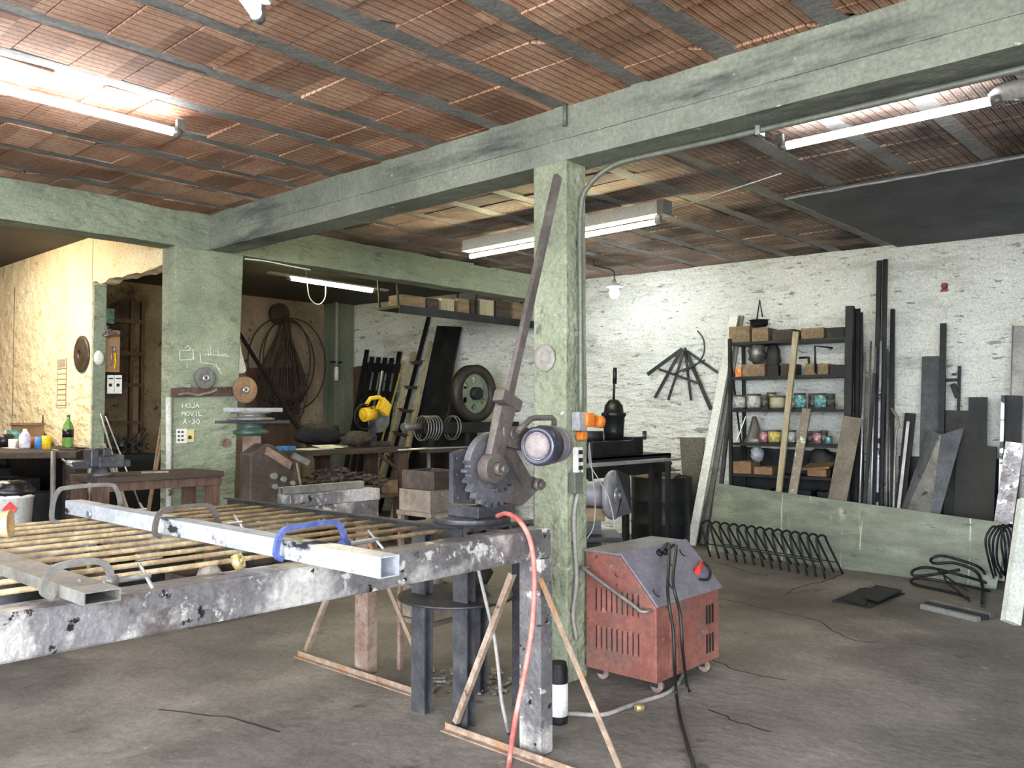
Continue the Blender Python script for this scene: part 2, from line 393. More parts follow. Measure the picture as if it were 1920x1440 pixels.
# right wall
def wallslab(y0, y1, z0, z1, th=.2):
    return MB().hexa([(wx(y0), y0, z0), (wx(y0)+th, y0, z0), (wx(y1)+th, y1, z0), (wx(y1), y1, z0), (wx(y0), y0, z1), (wx(y0)+th, y0, z1), (wx(y1)+th, y1, z1), (wx(y1), y1, z1)])
struct('wall_right', wallslab(-3.5, 11.9, 0, 3.45), white_wall, 'rough white plaster wall with dark smears')
struct('wall_back', MB().ab((-3, 11.7, 0), (9.2, 11.9, 3.45)), back_mat, 'brown stained wall at the back of the dark room')
# cream partition with doorway
q = MB(); q.ab((3.56, 8.94, 0), (3.70, 11.7, 3.45))
rr = random.Random(2); poly = [(3.56, 7.44, 3.45), (3.56, 8.95, 3.45)]
for i in range(16): poly.append((3.56, 8.95-1.51*i/15, 2.865+rr.uniform(-.02, .02)))
q.prism(poly, (.14, 0, 0)); struct('wall_left', q, yellow, 'cream plastered wall with a wide doorway')
q = MB(); q.ab((3.575, 8.925, 0), (3.695, 8.94, 2.86)); struct('door_1', q, green_rough, 'green jamb of the doorway in the cream wall')
struct('wall_west', MB().ab((-3.2, 4.2, 0), (-3, 11.9, 3.45)).ab((-3.2, -3.5, 3.15), (-3, 4.2, 3.45)), plain_wall)
struct('wall_south', MB().ab((.6, -3.7, 0), (9.95, -3.5, 3.45)).ab((-3.2, -3.7, 3.15), (.6, -3.5, 3.45)), plain_wall)
struct('outside_ground', MB().ab((-25, -25, -.12), (-3, 25, -.02)).ab((-3, -25, -.12), (25, -3.5, -.02)), M('yard', ['#8d8a84', '#99968f']), None)
# column in the far corner
a = PY(627, 700, 11.4); b = PY(658, 700, 11.4)
struct('wall_column', MB().ab((a.x, 11.4, 0), (b.x+.05, 11.7, 3.4)), M('dark_column', ['#565c50', '#6a7062', '#7b8172'], scale=3, rough=.9, bump=.5, stretch=(1, 1, .2)), 'grey green column in the corner of the back room')

# ================================================================ lamps
steel_white = M('lamp_enamel', ['#cfcfc6', '#dedfd8'], rough=.4)
cap_mat = M('lamp_cap', ['#8d8f8d', '#9fa19f'], rough=.35, metal=.6)
tube_cool = EM('tube_cool', '#f6f8ff', 20); tube_warm = EM('tube_warm', '#fff3c4', 36); tube_mid = EM('tube_yellow', '#fdf2b0', 32)
def batten(name, label, a, b, em, body=True, r=.019, up=.05, bw=.07, extra=()):
    a, b = V(a), V(b); d = (b-a).normalized(); parts = [('tube', MB().cyl(a+d*.05, b-d*.05, r, n=14), em)]
    for p, s in ((a, 1), (b, -1)):
        c = MB().cyl(p, p+d*.05*s, r*1.15, n=12); c.bar(p+V((0, 0, r*.5)), p+V((0, 0, up+.02)), .03, .05, d)
        parts.append(('lamp_holder', c, cap_mat))
    parts += list(extra)
    if body: parts.append(('housing', MB().bar(a+V((0, 0, up+.02)), b+V((0, 0, up+.02)), bw, .045, (0, 0, 1)), steel_white, {'bevel': .006}))
    return T(name, label, 'light fixture', parts, 'fluorescent lamps under the ceiling')
a = Z(338, 250, 3.24); batten('fluorescent_lamp', 'bare glowing fluorescent tube under the left bay tiles at the left edge', a, (a.x-2.4, a.y+.02, 3.24), tube_cool, False, .024, .06, .05)
a = Z(487, 36, 3.18); dv = (FH*-.6+RT*-.03).normalized(); b = a+dv*1.2+V((0, 0, .03)); batten('fluorescent_lamp', 'short lamp end hanging at the top of the picture left of centre', a, b, tube_cool, True, .022, .06, .1)
a = Z(1462, 276, 3.22); b = Z(1880, 187, 3.22); batten('fluorescent_lamp', 'bare glowing fluorescent tube under the right bay ceiling', a, (a.x, b.y, 3.22), tube_cool, False, .024, .06, .05)
# ================================================================ foreground: steel layout bench, gate, shear, welder
spot_steel = M('spattered_steel', ['#6a6767', '#827f82', '#9a979a'], scale=5, rough=.42, metal=.55, bump=.25, bscale=30, spots=[(2.6, .52, .10, '#d6d3d0'), (5, .60, .06, '#6a625f'), (9, .585, .05, '#eae8e4'), (15, .615, .03, '#2b2828'), (4, .66, .05, '#8a7a72')])
rust = M('rusty_steel', ['#6d5a50', '#8a7468', '#9d9089'], scale=9, rough=.75, metal=.25, bump=.2, bscale=40, spots=[(5, .64, .08, '#86674f'), (20, .67, .04, '#33302f')])
rust_orange = M('orange_rust', ['#7d6a5c', '#94806f', '#ab9c90'], scale=12, rough=.8, metal=.15, bump=.2, bscale=50, spots=[(5, .58, .08, '#a0754e'), (11, .64, .05, '#57483f')])
bar_mat = M('ochre_rusted_rod', ['#8f7a5c', '#b09b76', '#cbba98'], scale=11, rough=.65, metal=.2, bump=.2, bscale=60, spots=[(4, .60, .08, '#6b5842')])
dark_steel = M('dark_steel', ['#2c2d30', '#3d3e41', '#4d4e51'], scale=6, rough=.5, metal=.5, bump=.1, bscale=50)
black_steel = M('black_steel', ['#151517', '#1f2023', '#2c2d30'], scale=5, rough=.55, metal=.35, bump=.1, bscale=40)
galv = M('bright_galvanised', ['#9ea4af', '#bfc4cd', '#d4d7dd'], scale=3, rough=.35, metal=.3, bump=.06, bscale=20, spots=[(2.6, .56, .05, '#2b2b2f', (1, 1, 2.5)), (6, .63, .05, '#77767a')])
gray_steel = M('plain_grey_steel', ['#6d6b68', '#85837f', '#98958f'], scale=6, rough=.45, metal=.5, bump=.08, bscale=50)
bare = M('worn_bright_steel', ['#a9a9ab', '#c5c6c8'], scale=9, rough=.32, metal=.7, bump=.05)
iron = M('cast_iron_brown', ['#57504c', '#6a625e', '#7d7571'], scale=6, rough=.55, metal=.45, bump=.15, bscale=40, spots=[(7, .66, .06, '#463c3b')])
iron_dark = M('oily_iron', ['#3f3f43', '#545459', '#6b6b70'], scale=6, rough=.45, metal=.5, bump=.15, bscale=40)
blue_paint = M('blue_paint', ['#2b3665', '#46558f', '#7d86a8'], scale=9, rough=.45, bump=.1)
rubber = M('black_rubber', ['#161617', '#232425'], rough=.5)
grey_hose = M('grey_hose', ['#84807c', '#9a9692'], rough=.6)

FX = 3.07
parts = [('tabletop_beam', MB().ab((.0, 2.52, .887), (FX, 2.65, 1.02)), spot_steel, {'bevel': .008})]
S('steel_bench_beam', 'long spattered steel box beam in the foreground carrying the gate of ochre rods', 'steel beam', parts[0][1], spot_steel, bevel=.008)
def trestle(name, label, x0, x1, y0, y1, ztop, ya, yb, bx, zb):
    xm = (x0+x1)/2
    post = MB().hollow((xm, (y0+y1)/2, .004), (xm, (y0+y1)/2, ztop-.002), x1-x0, y1-y0, .006, (0, 1, 0))
    ps = [('post', post, spot_steel if 'near' in label else rust)]
    for y in (ya, yb):
        s = 1 if y > y1 else -1
        ps.append(('brace', MB().angle((bx, y-s*.03, .03), (bx, (y1 if s > 0 else y0)+s*.012, zb), .028, .005, (1, 0, 0), s), rust_orange))
    ps.append(('base_bar', MB().angle((bx-.02, ya+.02, .0), (bx-.02, yb-.02, .0), .035, .006), rust_orange))
    return T(name, label, 'trestle', ps, 'steel trestle legs of the layout bench')
trestle('trestle', 'near spattered steel trestle leg with splayed braces under the beam end', 2.99, FX, 2.515, 2.645, .887, 3.06, 2.02, 2.955, .80)
trestle('trestle', 'farther rusty trestle leg with splayed braces under the rear beam', 3.226, 3.30, 4.06, 4.18, .90, 4.68, 3.45, 3.20, .80)
S('steel_bench_beam', 'rear spattered steel beam beneath the far side of the rod gate', 'steel beam', MB().ab((.4, 4.055, .90), (3.305, 4.185, 1.03)), spot_steel, bevel=.006)
S('steel_offcut', 'short spattered steel block lying on the rear beam beyond the gate frame', 'steel offcut', MB().ab((2.68, 4.05, 1.03), (3.31, 4.18, 1.10)), spot_steel, bevel=.005)
a = Z(548, 938, 1.122); b = Z(695, 914, 1.122)
S('square_tube', 'short grey square tube with open end lying behind the gate frame', 'steel tube', MB().hollow((2.66, 4.11, 1.122), (3.24, 4.14, 1.122), .045, .04, .005), gray_steel)

# the gate of round rods lying flat across both beams
ps = [('side_rail', MB().ab((2.57, 2.60, 1.022), (2.578, 4.52, 1.064)).ab((2.545, 2.60, 1.06), (2.578, 4.52, 1.066)), dark_steel),
      ('side_rail', MB().ab((.60, 2.62, 1.022), (.61, 4.5, 1.064)), dark_steel)]
rr = random.Random(3)
for i in range(11):
    y = 2.715+.158*i; k = rr.uniform(-.012, .012)
    ps.append(('rod', MB().tube([(.61, y+k, 1.042), (1.6, y+k*.4, 1.04+rr.uniform(-.002, .002)), (2.57, y, 1.042)], .0088, 10), bar_mat))
T('rod_gate', 'gate frame of ochre rusted round rods lying flat on the steel bench', 'gate', ps)

# tubes lying on the gate
a = Z(137, 962, 1.0545); b = Z(731, 1083, 1.0545)
S('square_tube', 'long bright galvanised square tube lying across the rod gate with a blue clamp on it', 'steel tube', MB().hollow(a+V((0, 0, .033)), b+V((0, 0, .033)), .074, .064, .004), galv)
S('flat_tube', 'grey flat rectangular tube with open end at the left foreground of the gate', 'steel tube', MB().hollow((.955, 2.30, 1.071), (.955, 3.62, 1.071), .095, .034, .004), gray_steel)

def clamp(label, x0, x1, y, h, zb, mat, tx, th=.012, wd=.024):
    zs = zb+.02
    C = [(x0+.02, y, zb-.002), (x0-.004, y, zb+.015), (x0, y, zb+h*.55), (x0+.02, y, zb+h*.88), (x0+.06, y, zb+h*.98), (x1-.06, y, zb+h), (x1-.02, y, zb+h*.86), (x1, y, zb+h*.5), (x1, y, zb+.01)]
    fr = MB().rib(spline(C, 4), .017, wd*.75, (0, 1, 0))
    sc = MB().cyl((x0+(x1-x0)*.55, y, zs), (tx, y, zs), .009, n=12)
    nut = MB().cyl((x1-.018, y, zs), (x1+.02, y, zs), .017, n=6)
    bar = MB().cyl((tx-.012, y-.045, zs-.03), (tx-.012, y+.045, zs+.03), .0055, n=8)
    pad = MB().cyl((x0+(x1-x0)*.55-.012, y, zs), (x0+(x1-x0)*.55, y, zs), .017, n=12)
    return T('screw_clamp', label, 'clamp', [('clamp_frame', fr, mat), ('screw', sc, bare, {'subs': [('tommy_bar', bar, bare), ('pressure_pad', pad, bare)]}), ('nut', nut, mat)], 'screw clamps on the gate')
clamp('worn grey screw clamp over the flat tube in the left foreground', .875, 1.045, 2.47, .085, 1.056, gray_steel, 1.16)
clamp('grey screw clamp arching over the far end of the bright tube', 1.50, 1.80, 4.16, .155, 1.056, gray_steel, 1.93)
clamp('brown screw clamp halfway along the bright tube', 1.60, 1.86, 3.36, .11, 1.056, iron, 1.98)
clamp('blue painted screw clamp near the close end of the bright tube', 1.625, 1.90, 2.53, .105, 1.056, blue_paint, 2.06)
leather = M('tan_leather', ['#b08a5f', '#caa77a', '#dcc19a'], scale=7, rough=.8, bump=.3)
gp = Z(4, 1000, 1.075)
q = MB().lathe([(.028, -.10), (.045, -.09), (.05, -.03), (.046, .02), (.055, .06), (.058, .065), (.05, .065), (.04, .0)], gp+V((-.03, .02, -.012+.045)), (.8, -.5, .05), 18)
S('work_glove', 'tan leather work glove with open cuff lying on the gate at the left edge', 'glove', q, leather)
S('nut_coupling', 'small brass coloured nut hooked between the near rods of the gate', 'nut', MB().lathe([(.018, -.012), (.03, -.012), (.03, .012), (.018, .012)], Z(447, 1053, 1.066), (.5, -.6, .3), 6, True), M('brass', ['#b8a46a', '#d4c38c'], rough=.35, metal=.6))

# ---------------------------------------------------------------- hand lever shear in front of the pillar
YS = 2.99
def s2(u, v, y=YS): return PY(u, v, y)
def outline(pts, y0, th): return MB().prism([s2(u, v, y0) for u, v in pts], (0, th, 0))
parts = []
q = outline([(850, 850), (872, 842), (955, 846), (965, 948), (850, 944)], YS+.06, .03)
for u, v in ((856, 860), (856, 890), (858, 934), (880, 938), (900, 936)): p = s2(u, v, YS+.06); q.cyl(p, p+V((0, -.012, 0)), .009, n=6)
parts.append(('back_plate', q, iron_dark))
c0 = s2(928, 878, YS+.0); R0 = .185
poly = []; n = 96
for i in range(n):
    an = 2*math.pi*i/n; deg = math.degrees(an)
    r = R0
    if 165 < deg < 300: r = R0+(.016 if i % 4 < 2 else -.012)
    poly.append(c0+V((math.cos(an)*r, 0, math.sin(an)*r)))
q = MB().prism(poly, (0, .045, 0)); parts.append(('gear_sector', q, M('gear_iron', ['#56565a', '#6a6a6f', '#808086'], scale=6, rough=.5, metal=.45, bump=.15, bscale=40)))
c1 = s2(934, 880, YS-.03); poly = []
for i in range(64):
    an = 2*math.pi*i/64; deg = math.degrees(an); r = .088
    if deg > 150: r = .088+(.012 if i % 4 < 2 else -.012)
    poly.append(c1+V((math.cos(an)*r+.03, 0, math.sin(an)*r-.02)))
parts.append(('pinion', MB().prism(poly, (0, .03, 0)), iron_dark))
# lever socket and the long lever bar
lt = s2(1046, 330, 3.02); lb = s2(950, 760, YS-.02); piv = s2(922, 878, YS-.05)
q = MB(); ax = (lb-piv).normalized()
q.add([piv+V(d) for d in ((-.05, -.02, 0), (.05, -.02, 0), (.05, .02, 0), (-.05, .02, 0))]+[lb+V(d) for d in ((-.065, -.026, 0), (.055, -.026, 0), (.055, .026, 0), (-.065, .026, 0))], [(0, 3, 2, 1), (4, 5, 6, 7), (0, 1, 5, 4), (1, 2, 6, 5), (2, 3, 7, 6), (3, 0, 4, 7)])
q.cyl(piv+V((0, .03, 0)), piv+V((0, -.035, 0)), .075, n=24)
hub = MB().cyl(piv+V((0, -.035, 0)), piv+V((0, -.075, 0)), .034, n=8).cyl(piv+V((0, -.075, 0)), piv+V((0, -.10, 0)), .019, n=12)
col_ = MB().bar(lb-ax*.005, lb+ax*.055, .15, .07, (0, 1, 0))
parts.append(('lever', MB().bar(lb, lt, .05, .03, (0, 1, 0)), iron, {'bevel': .004}))
parts.append(('lever_socket', q, iron, {'bevel': .004, 'subs': [('pivot_bolt', hub, iron), ('collar', col_, iron)]}))
parts.append(('link_arm', outline([(946, 838), (966, 842), (1000, 900), (996, 914), (984, 914), (944, 850)], YS-.01, .035), iron, {'bevel': .003}))
q = outline([(918, 872), (952, 872), (985, 908), (1000, 893), (1012, 898), (1014, 914), (985, 944), (978, 948), (930, 940)], YS+.008, .034)
bo = MB(); p = s2(1006, 908, YS); bo.cyl(p+V((0, .01, 0)), p+V((0, -.03, 0)), .032, n=20).cyl(p+V((0, -.03, 0)), p+V((0, -.05, 0)), .02, n=10)
parts.append(('bracket', q, iron, {'bevel': .003, 'subs': [('bracket_bolt', bo, iron)]}))
# electric motor head with carrying handle
mc = V((3.30, 2.80, 1.385)); MA = V((.95, .3, .0)).normalized()
q = MB().lathe([(.07, .0), (.088, .0), (.096, .02), (.1, .06), (.1, .19), (.094, .27), (.082, .31), (.06, .33)], mc, MA, 28)
capm = M('motor_cap', ['#8b807f', '#9c9190'], scale=8, rough=.5, bump=.05)
motor_blue = M('grey_blue_enamel', ['#76717b', '#8d8890', '#a09ba0'], scale=5, rough=.35, metal=.2)
subs = [('motor_cap', MB().lathe([(.0, -.02), (.05, -.018), (.066, -.008), (.068, .004)], mc, MA, 28), capm), ('cap_ring', MB().lathe([(.070, -.004), (.092, .002), (.104, .03), (.104, .11), (.099, .11), (.07, .02)], mc, MA, 28, True), M('dark_blue_enamel', ['#2b2b38', '#3a3b4a', '#505160'], rough=.3))]
q2 = MB().tube([mc+V((-.09, .05, .075)), mc+V((.02, .06, .135)), mc+V((.05, .06, .142)), mc+V((.19, .06, .142)), mc+V((.21, .06, .13)), mc+V((.22, .07, .09))], .015, 9)
subs.append(('handle', q2, iron))
q3 = MB().lathe([(.1, .20), (.101, .20), (.099, .225), (.094, .225)], mc, MA, 28, True); subs.append(('band', q3, motor_blue))
parts.append(('motor', q, motor_blue, {'subs': subs}))
g = s2(968, 822, YS-.03)
q = outline([(945, 800), (988, 800), (1000, 808), (1003, 842), (985, 845), (955, 838), (944, 825)], YS-.06, .10)
k = s2(963, 812, YS-.06); q.cyl(k, k+V((0, -.012, 0)), .03, n=20)
parts.append(('gearbox', q, iron, {'bevel': .008}))
# base block and turntable plates
q = MB().lathe([(.13, .985), (.2, .985), (.2, 1.012), (.17, 1.02), (.13, 1.02)], (3.2, 3.16, 0), (0, 0, 1), 32, True).cyl((3.2, 3.16, .986), (3.2, 3.16, 1.018), .14, n=24); parts.append(('base_plate', q, iron_dark, {'bevel': .004}))
q = MB().ab((3.08, 3.0, 1.02), (3.36, 3.22, 1.08)); parts.append(('base_block', q, iron_dark, {'bevel': .004}))
T('lever_shear', 'big iron hand lever shear with long upright lever in front of the pillar', 'shear machine', parts)
# its pedestal
ps = [('top_plate', MB().ab((3.0, 2.98, .965), (3.48, 3.4, .985)), iron_dark)]
for x, y in ((3.03, 3.05), (3.03, 3.36), (3.44, 3.36), (3.44, 3.02)):
    ps.append(('leg', MB().prof((x, y, 0), (x, y, .965), [(-.05, -.03), (.05, -.03), (.05, -.022), (.006, -.022), (.006, .022), (.05, .022), (.05, .03), (-.05, .03), (-.05, .022), (-.006, .022), (-.006, -.022), (-.05, -.022)]), iron_dark))
ps.append(('shelf', MB().cyl((3.12, 3.2, .60), (3.12, 3.2, .612), .30, n=28), dark_steel))
T('shear_pedestal', 'dark steel pedestal with round shelf carrying the lever shear', 'machine stand', ps)
sack = M('grey_sack', ['#6d6865', '#807b77', '#8f8985'], scale=7, rough=.95, bump=.4, bscale=25)
S('scrap_block', 'dark crumpled lump sitting on the round shelf under the shear', 'scrap', MB().blob((3.24, 3.2, .714), (.11, .1, .088), .12, 5, 12, 8), M('dark_lump', ['#2a2928', '#3a3937'], scale=9, bump=.6))

# hoses
red = M('faded_red_hose', ['#b4564f', '#c8746b', '#d49a92'], scale=6, rough=.5)
hp = [D(932, 968, 4.15), D(950, 963, 4.02), D(972, 975, 3.88), D(990, 1002, 3.80), D(999, 1040, 3.77), D(1002, 1100, 3.76), D(997, 1180, 3.75), D(984, 1260, 3.74), D(966, 1350, 3.73)]
hp.append(Z(956, 1420, .012)); hp.append(Z(952, 1470, .012))
q = MB().tube(spline(hp, 5), .0115, 9); S('rubber_hose', 'faded red hose draped over the beam end down to the floor', 'hose', q, red)
hp = [D(893, 1050, 4.25), D(902, 1090, 4.2), D(914, 1140, 4.15), D(926, 1190, 4.1), D(934, 1250, 4.08), D(940, 1310, 4.06), D(948, 1350, 4.05), Z(954, 1375, .012)]
S('cable', 'grey cable hanging behind the near trestle brace', 'cable', MB().tube(spline(hp, 4), .009, 8), grey_hose)
hp = [Z(1030, 1340, .012), Z(1070, 1338, .012), Z(1130, 1340, .012), Z(1175, 1325, .012), Z(1205, 1315, .012), Z(1250, 1300, .012), Z(1272, 1280, .012), Z(1283, 1255, .02)]
S('cable', 'grey cable with a brass coupling lying on the floor by the welder', 'cable', MB().tube(spline(hp, 5), .012, 8), grey_hose)
p = Z(1199, 1330, .0); S('hose_coupling', 'small brass coupling on the cable in front of the welder', 'coupling', MB().cyl(Z(1192, 1328, .014), Z(1206, 1326, .014), .018, n=8), MATS['brass'])

# ---------------------------------------------------------------- red welding machine
x0, x1, y0, y1 = 4.02, 4.72, 2.56, 3.04
red_p = M('worn_red_paint', ['#70463f', '#855349', '#96665b'], scale=4, rough=.6, bump=.2, bscale=30, spots=[(2.2, .52, .15, '#6b574f', (1, 1, .7)), (9, .64, .05, '#b08d83'), (12, .66, .03, '#3c2b28')])
grey_p = M('grey_violet_paint', ['#625f67', '#74717a', '#838089'], scale=4, rough=.5, bump=.08, spots=[(6, .68, .05, '#c0bdc2')])
zb, zf, zt, ys = .075, .485, .745, 2.80
body = MB().prism([(x0, y0, zb), (x0, y0, zf), (x0, ys, zt), (x0, y1, zt), (x0, y1, zb)], (x1-x0, 0, 0))
sl = V((0, ys-y0, zt-zf)).normalized(); nn = V((0, -sl.z, sl.y))
A = V((x0-.012, y0-.01, zf))+nn*.003; 
panel = MB().prism([A, A+V((x1-x0+.024, 0, 0)), A+V((x1-x0+.024, 0, 0))+sl*.368, A+sl*.368], nn*.012)
lid = MB().ab((x0-.012, ys-.01, zt), (x1+.012, y1+.01, zt+.012))
subs = []
def on_panel(fx, fs): return A+V(((x1-x0+.024)*fx, 0, 0))+sl*(.368*fs)+nn*.012
hd = MB().cyl(on_panel(.80, .40), on_panel(.80, .40)+nn*.03, .02, n=12).tube([on_panel(.72, .33)+nn*.03, on_panel(.80, .40)+nn*.035, on_panel(.90, .47)+nn*.035], .016, 8)
redh = M('red_handle', ['#b2302a', '#c9453c'], rough=.4)
for fx, fs in ((.10, .22), (.35, .26), (.55, .62), (.8, .76)):
    P = on_panel(fx, fs)+nn*.002; subs.append(('symbol', MB().tube(arc(P, .025, 120, 260, 8, V((1, 0, 0)), sl), .004, 5), black_steel))
P = on_panel(.47, .84); subs.append(('socket', MB().cyl(P, P+nn*.02, .022, n=12).cyl(P+V((.06, 0, 0)), P+nn*.02+V((.06, 0, 0)), .022, n=12), black_steel))
subs.append(('selector_handle', hd, redh, {}))
parts = [('cabinet', body, red_p, {'bevel': .006}), ('control_panel', panel, grey_p, {'bevel': .004, 'subs': subs}), ('lid', lid, grey_p, {'bevel': .003})]
for zz in (.20, .415):                       # louvres on the left side, one part per row
    q = MB()
    for k in range(9):
        yy = y0+.10+.036*k; q.prof((x0+.001, yy, zz), (x0+.001, yy, zz+.135), [(0, 0), (.012, -.001), (.001, .016)], (-1, 0, 0))
        q.hexa([(x0-.011, yy-.004, zz), (x0+.0, yy-.004, zz), (x0+.0, yy+.012, zz), (x0-.002, yy+.012, zz), (x0-.011, yy-.004, zz+.13), (x0, yy-.004, zz+.13), (x0, yy+.012, zz+.13), (x0-.002, yy+.012, zz+.13)])
    sl_ = MB()
    for k in range(9):
        yy = y0+.10+.036*k; sl_.ab((x0-.0012, yy+.0125, zz+.004), (x0+.002, yy+.0185, zz+.126))
    parts.append(('louvre_row', q, red_p, {'subs': [('louvre_slot', sl_, black_steel)]}))
for xx in (x0+.14, x1-.16):
    for zz in (.13, .30):
        q = MB()
        for k in range(3): q.ab((xx+.035*k, y0-.006, zz), (xx+.035*k+.012, y0+.004, zz+.11))
        parts.append(('vent_slot', q, black_steel if xx > x0+.3 else red_p))
q = MB().tube(spline([(x0, y1-.03, .655), (x0-.05, y1-.03, .655), (x0-.06, y1-.05, .645), (x0-.06, y0+.12, .50), (x0-.06, y0+.06, .47), (x0-.03, y0+.03, .47), (x0, y0+.03, .47)], 3), .011, 9)
parts.append(('push_handle', q, gray_steel))
for xx in (x0+.09, x1-.09):
    for yy in (y0+.05, y1-.06):
        q = MB().cyl((xx-.016, yy, .036), (xx+.016, yy, .036), .036, n=18); parts.append(('caster', q, rust, {'subs': [('fork', MB().ab((xx-.022, yy-.012, .03), (xx-.017, yy+.03, .075)).ab((xx+.017, yy-.012, .03), (xx+.022, yy+.03, .075)), dark_steel)]}))
T('welding_machine', 'worn red welding machine with sloping grey panel beside the pillar', 'welder', parts)
P = on_panel(.47, .84); P2 = on_panel(.565, .84)
for k, (ST, lab) in enumerate(((P, 'black welding cable running from the welder socket to the lower right of the floor'), (P2, 'black looped cable hanging from the welder panel to its base'))):
    if k == 0: hp = [ST+nn*.02, ST+nn*.07+V((.0, -.02, .01)), D(1252, 1110, 4.60), D(1262, 1180, 4.55), D(1265, 1250, 4.55), Z(1268, 1300, .012), Z(1275, 1345, .012), Z(1290, 1400, .012), Z(1303, 1445, .012), Z(1308, 1480, .012)]
    else: hp = [ST+nn*.02, ST+nn*.06+V((.02, -.02, 0)), D(1262, 1090, 4.62), D(1275, 1150, 4.60), D(1280, 1220, 4.59), Z(1288, 1285, .012), Z(1296, 1300, .012)]
    S('cable', lab, 'cable', MB().tube(spline(hp, 6), .009, 8), rubber)
hp = [on_panel(.86, .44)+nn*.05, on_panel(.93, .40)+nn*.03, on_panel(.93, .28)+nn*.02, on_panel(.83, .18)+nn*.018, on_panel(.72, .22)+nn*.018]
S('cable', 'short black lead curled on the welder panel below the red handle', 'cable', MB().tube(spline(hp, 5), .008, 8), rubber)
# spray can by the post
p = V((3.38, 2.73, 0))
T('canister', 'black canister with white label on the floor behind the near trestle post', 'canister', [('can', MB().lathe([(.045, 0), (.048, .01), (.048, .27), (.042, .29), (.042, .30)], p, n=20), black_steel), ('paper_label', MB().lathe([(.0487, .04), (.0487, .20)], p, n=20), M('paper_white', ['#d9dad6', '#e6e7e3'], rough=.8))])
# ================================================================ alcove on the left
wood_dark = M('dark_wood', ['#2f2823', '#41372f', '#54483d'], scale=3, rough=.8, stretch=(1, 6, 6), bump=.2, bscale=20)
wood = M('worn_wood', ['#64533f', '#7d6a52', '#948066'], scale=3, rough=.8, stretch=(1, 6, 6), bump=.2, bscale=20, spots=[(3, .66, .08, '#4a382c')])
wood_pale = M('pale_wood', ['#8a8068', '#a2977c', '#b5ab92'], scale=3, rough=.8, stretch=(6, 6, 1), bump=.15, bscale=20, spots=[(5, .66, .06, '#6d5b45')])
wood_red = M('reddish_wood', ['#43322b', '#574238', '#6c5548'], scale=4, rough=.8, stretch=(5, 5, 1), bump=.2, bscale=20)
card = M('cardboard', ['#6f563c', '#826749', '#957a5c'], scale=3, rough=.9)
paper = M('white_paper', ['#dcdcd6', '#e8e8e3'], rough=.9)
black_plastic = M('black_plastic', ['#121214', '#1c1c1f'], rough=.35, bump=.2, bscale=15)
white_plastic = M('white_plastic', ['#d8d8d2', '#e6e6e0'], rough=.4)
teal = M('teal_print', ['#2f6f72', '#5d9593', '#a9c4c0'], scale=30, rough=.6)
blue_print = M('blue_print', ['#3573b5', '#5b93cc'], scale=20, rough=.5)
yellow_p = M('yellow_paint', ['#d9a812', '#ecc02a', '#f3cf4f'], scale=4, rough=.45)
orange_p = M('orange_plastic', ['#c96a1e', '#e08530'], rough=.45)
red_print = M('red_print', ['#b3312d', '#c9453e'], rough=.6)
green_pet = M('green_bottle_plastic', ['#86bd6f', '#9fd086'], rough=.15, trans=.6)
chalk = M('chalk', ['#cfd6c4', '#e2e6d9'], rough=1)
khaki = M('dark_cloth', ['#2f2c28', '#403b35', '#544c43'], scale=9, rough=.95, bump=.5, bscale=20)

BT = 1.205
ps = [('bench_top', MB().prism([(3.53, 8.88, BT-.05), (3.53, 11.4, BT-.05), (2.45, 11.4, BT-.05), (2.45, 8.36, BT-.05), (3.05, 7.95, BT-.05)], (0, 0, .05)), wood_dark), ('lower_shelf', MB().prism([(3.5, 8.95, .42), (3.5, 11.3, .42), (2.5, 11.3, .42), (2.5, 8.45, .42), (3.05, 8.1, .42)], (0, 0, .03)), wood_dark), ('back_panel', MB().ab((3.5, 9.0, .45), (3.53, 11.3, BT-.05)), black_steel)]  # black panel at the back is added, stands in for shade under the bench
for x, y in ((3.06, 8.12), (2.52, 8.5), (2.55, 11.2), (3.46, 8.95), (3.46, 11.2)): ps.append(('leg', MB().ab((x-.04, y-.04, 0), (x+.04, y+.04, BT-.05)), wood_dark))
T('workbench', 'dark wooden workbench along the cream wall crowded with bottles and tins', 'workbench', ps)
q = MB().cyl((2.88, 8.0, .0), (2.88, 8.0, 1.22), .022, n=12); S('steel_pipe', 'thin grey pipe standing in front of the cluttered workbench end', 'pipe', q, gray_steel)
def on(u, x, z=BT): p = PX(u, 800, x); return V((x, p.y, z+.0005))
def tin(name, label, p, r, h, m, lab=None, group=None):
    ps = [('body', MB().lathe([(r, 0), (r, h), (r*.94, h), (r*.94, h-.006)], p, n=18), m)]
    if lab: ps.append(('label_band', MB().lathe([(r*1.012, h*.12), (r*1.012, h*.86)], p, n=18), lab))
    return T(name, label, name.replace('_', ' '), ps, group)
def crate(name, label, c, sx, sy, h, m, rz=0, th=.012, group=None):
    R = Matrix.Rotation(rz, 3, 'Z'); c = V(c)
    def bx(o, s): return MB().box(c+R @ V(o), s, rz)
    ps = [('bottom_board', bx((0, 0, th/2), (sx, sy, th)), m)]
    for o, s in (((0, -sy/2+th/2, h/2+th/2), (sx, th, h-th)), ((0, sy/2-th/2, h/2+th/2), (sx, th, h-th)), ((-sx/2+th/2, 0, h/2+th/2), (th, sy-2*th, h-th)), ((sx/2-th/2, 0, h/2+th/2), (th, sy-2*th, h-th))):
        ps.append(('side_board', bx(o, s), m))
    return T(name, label, 'crate', ps, group)
p = on(128, 3.40); r = .052
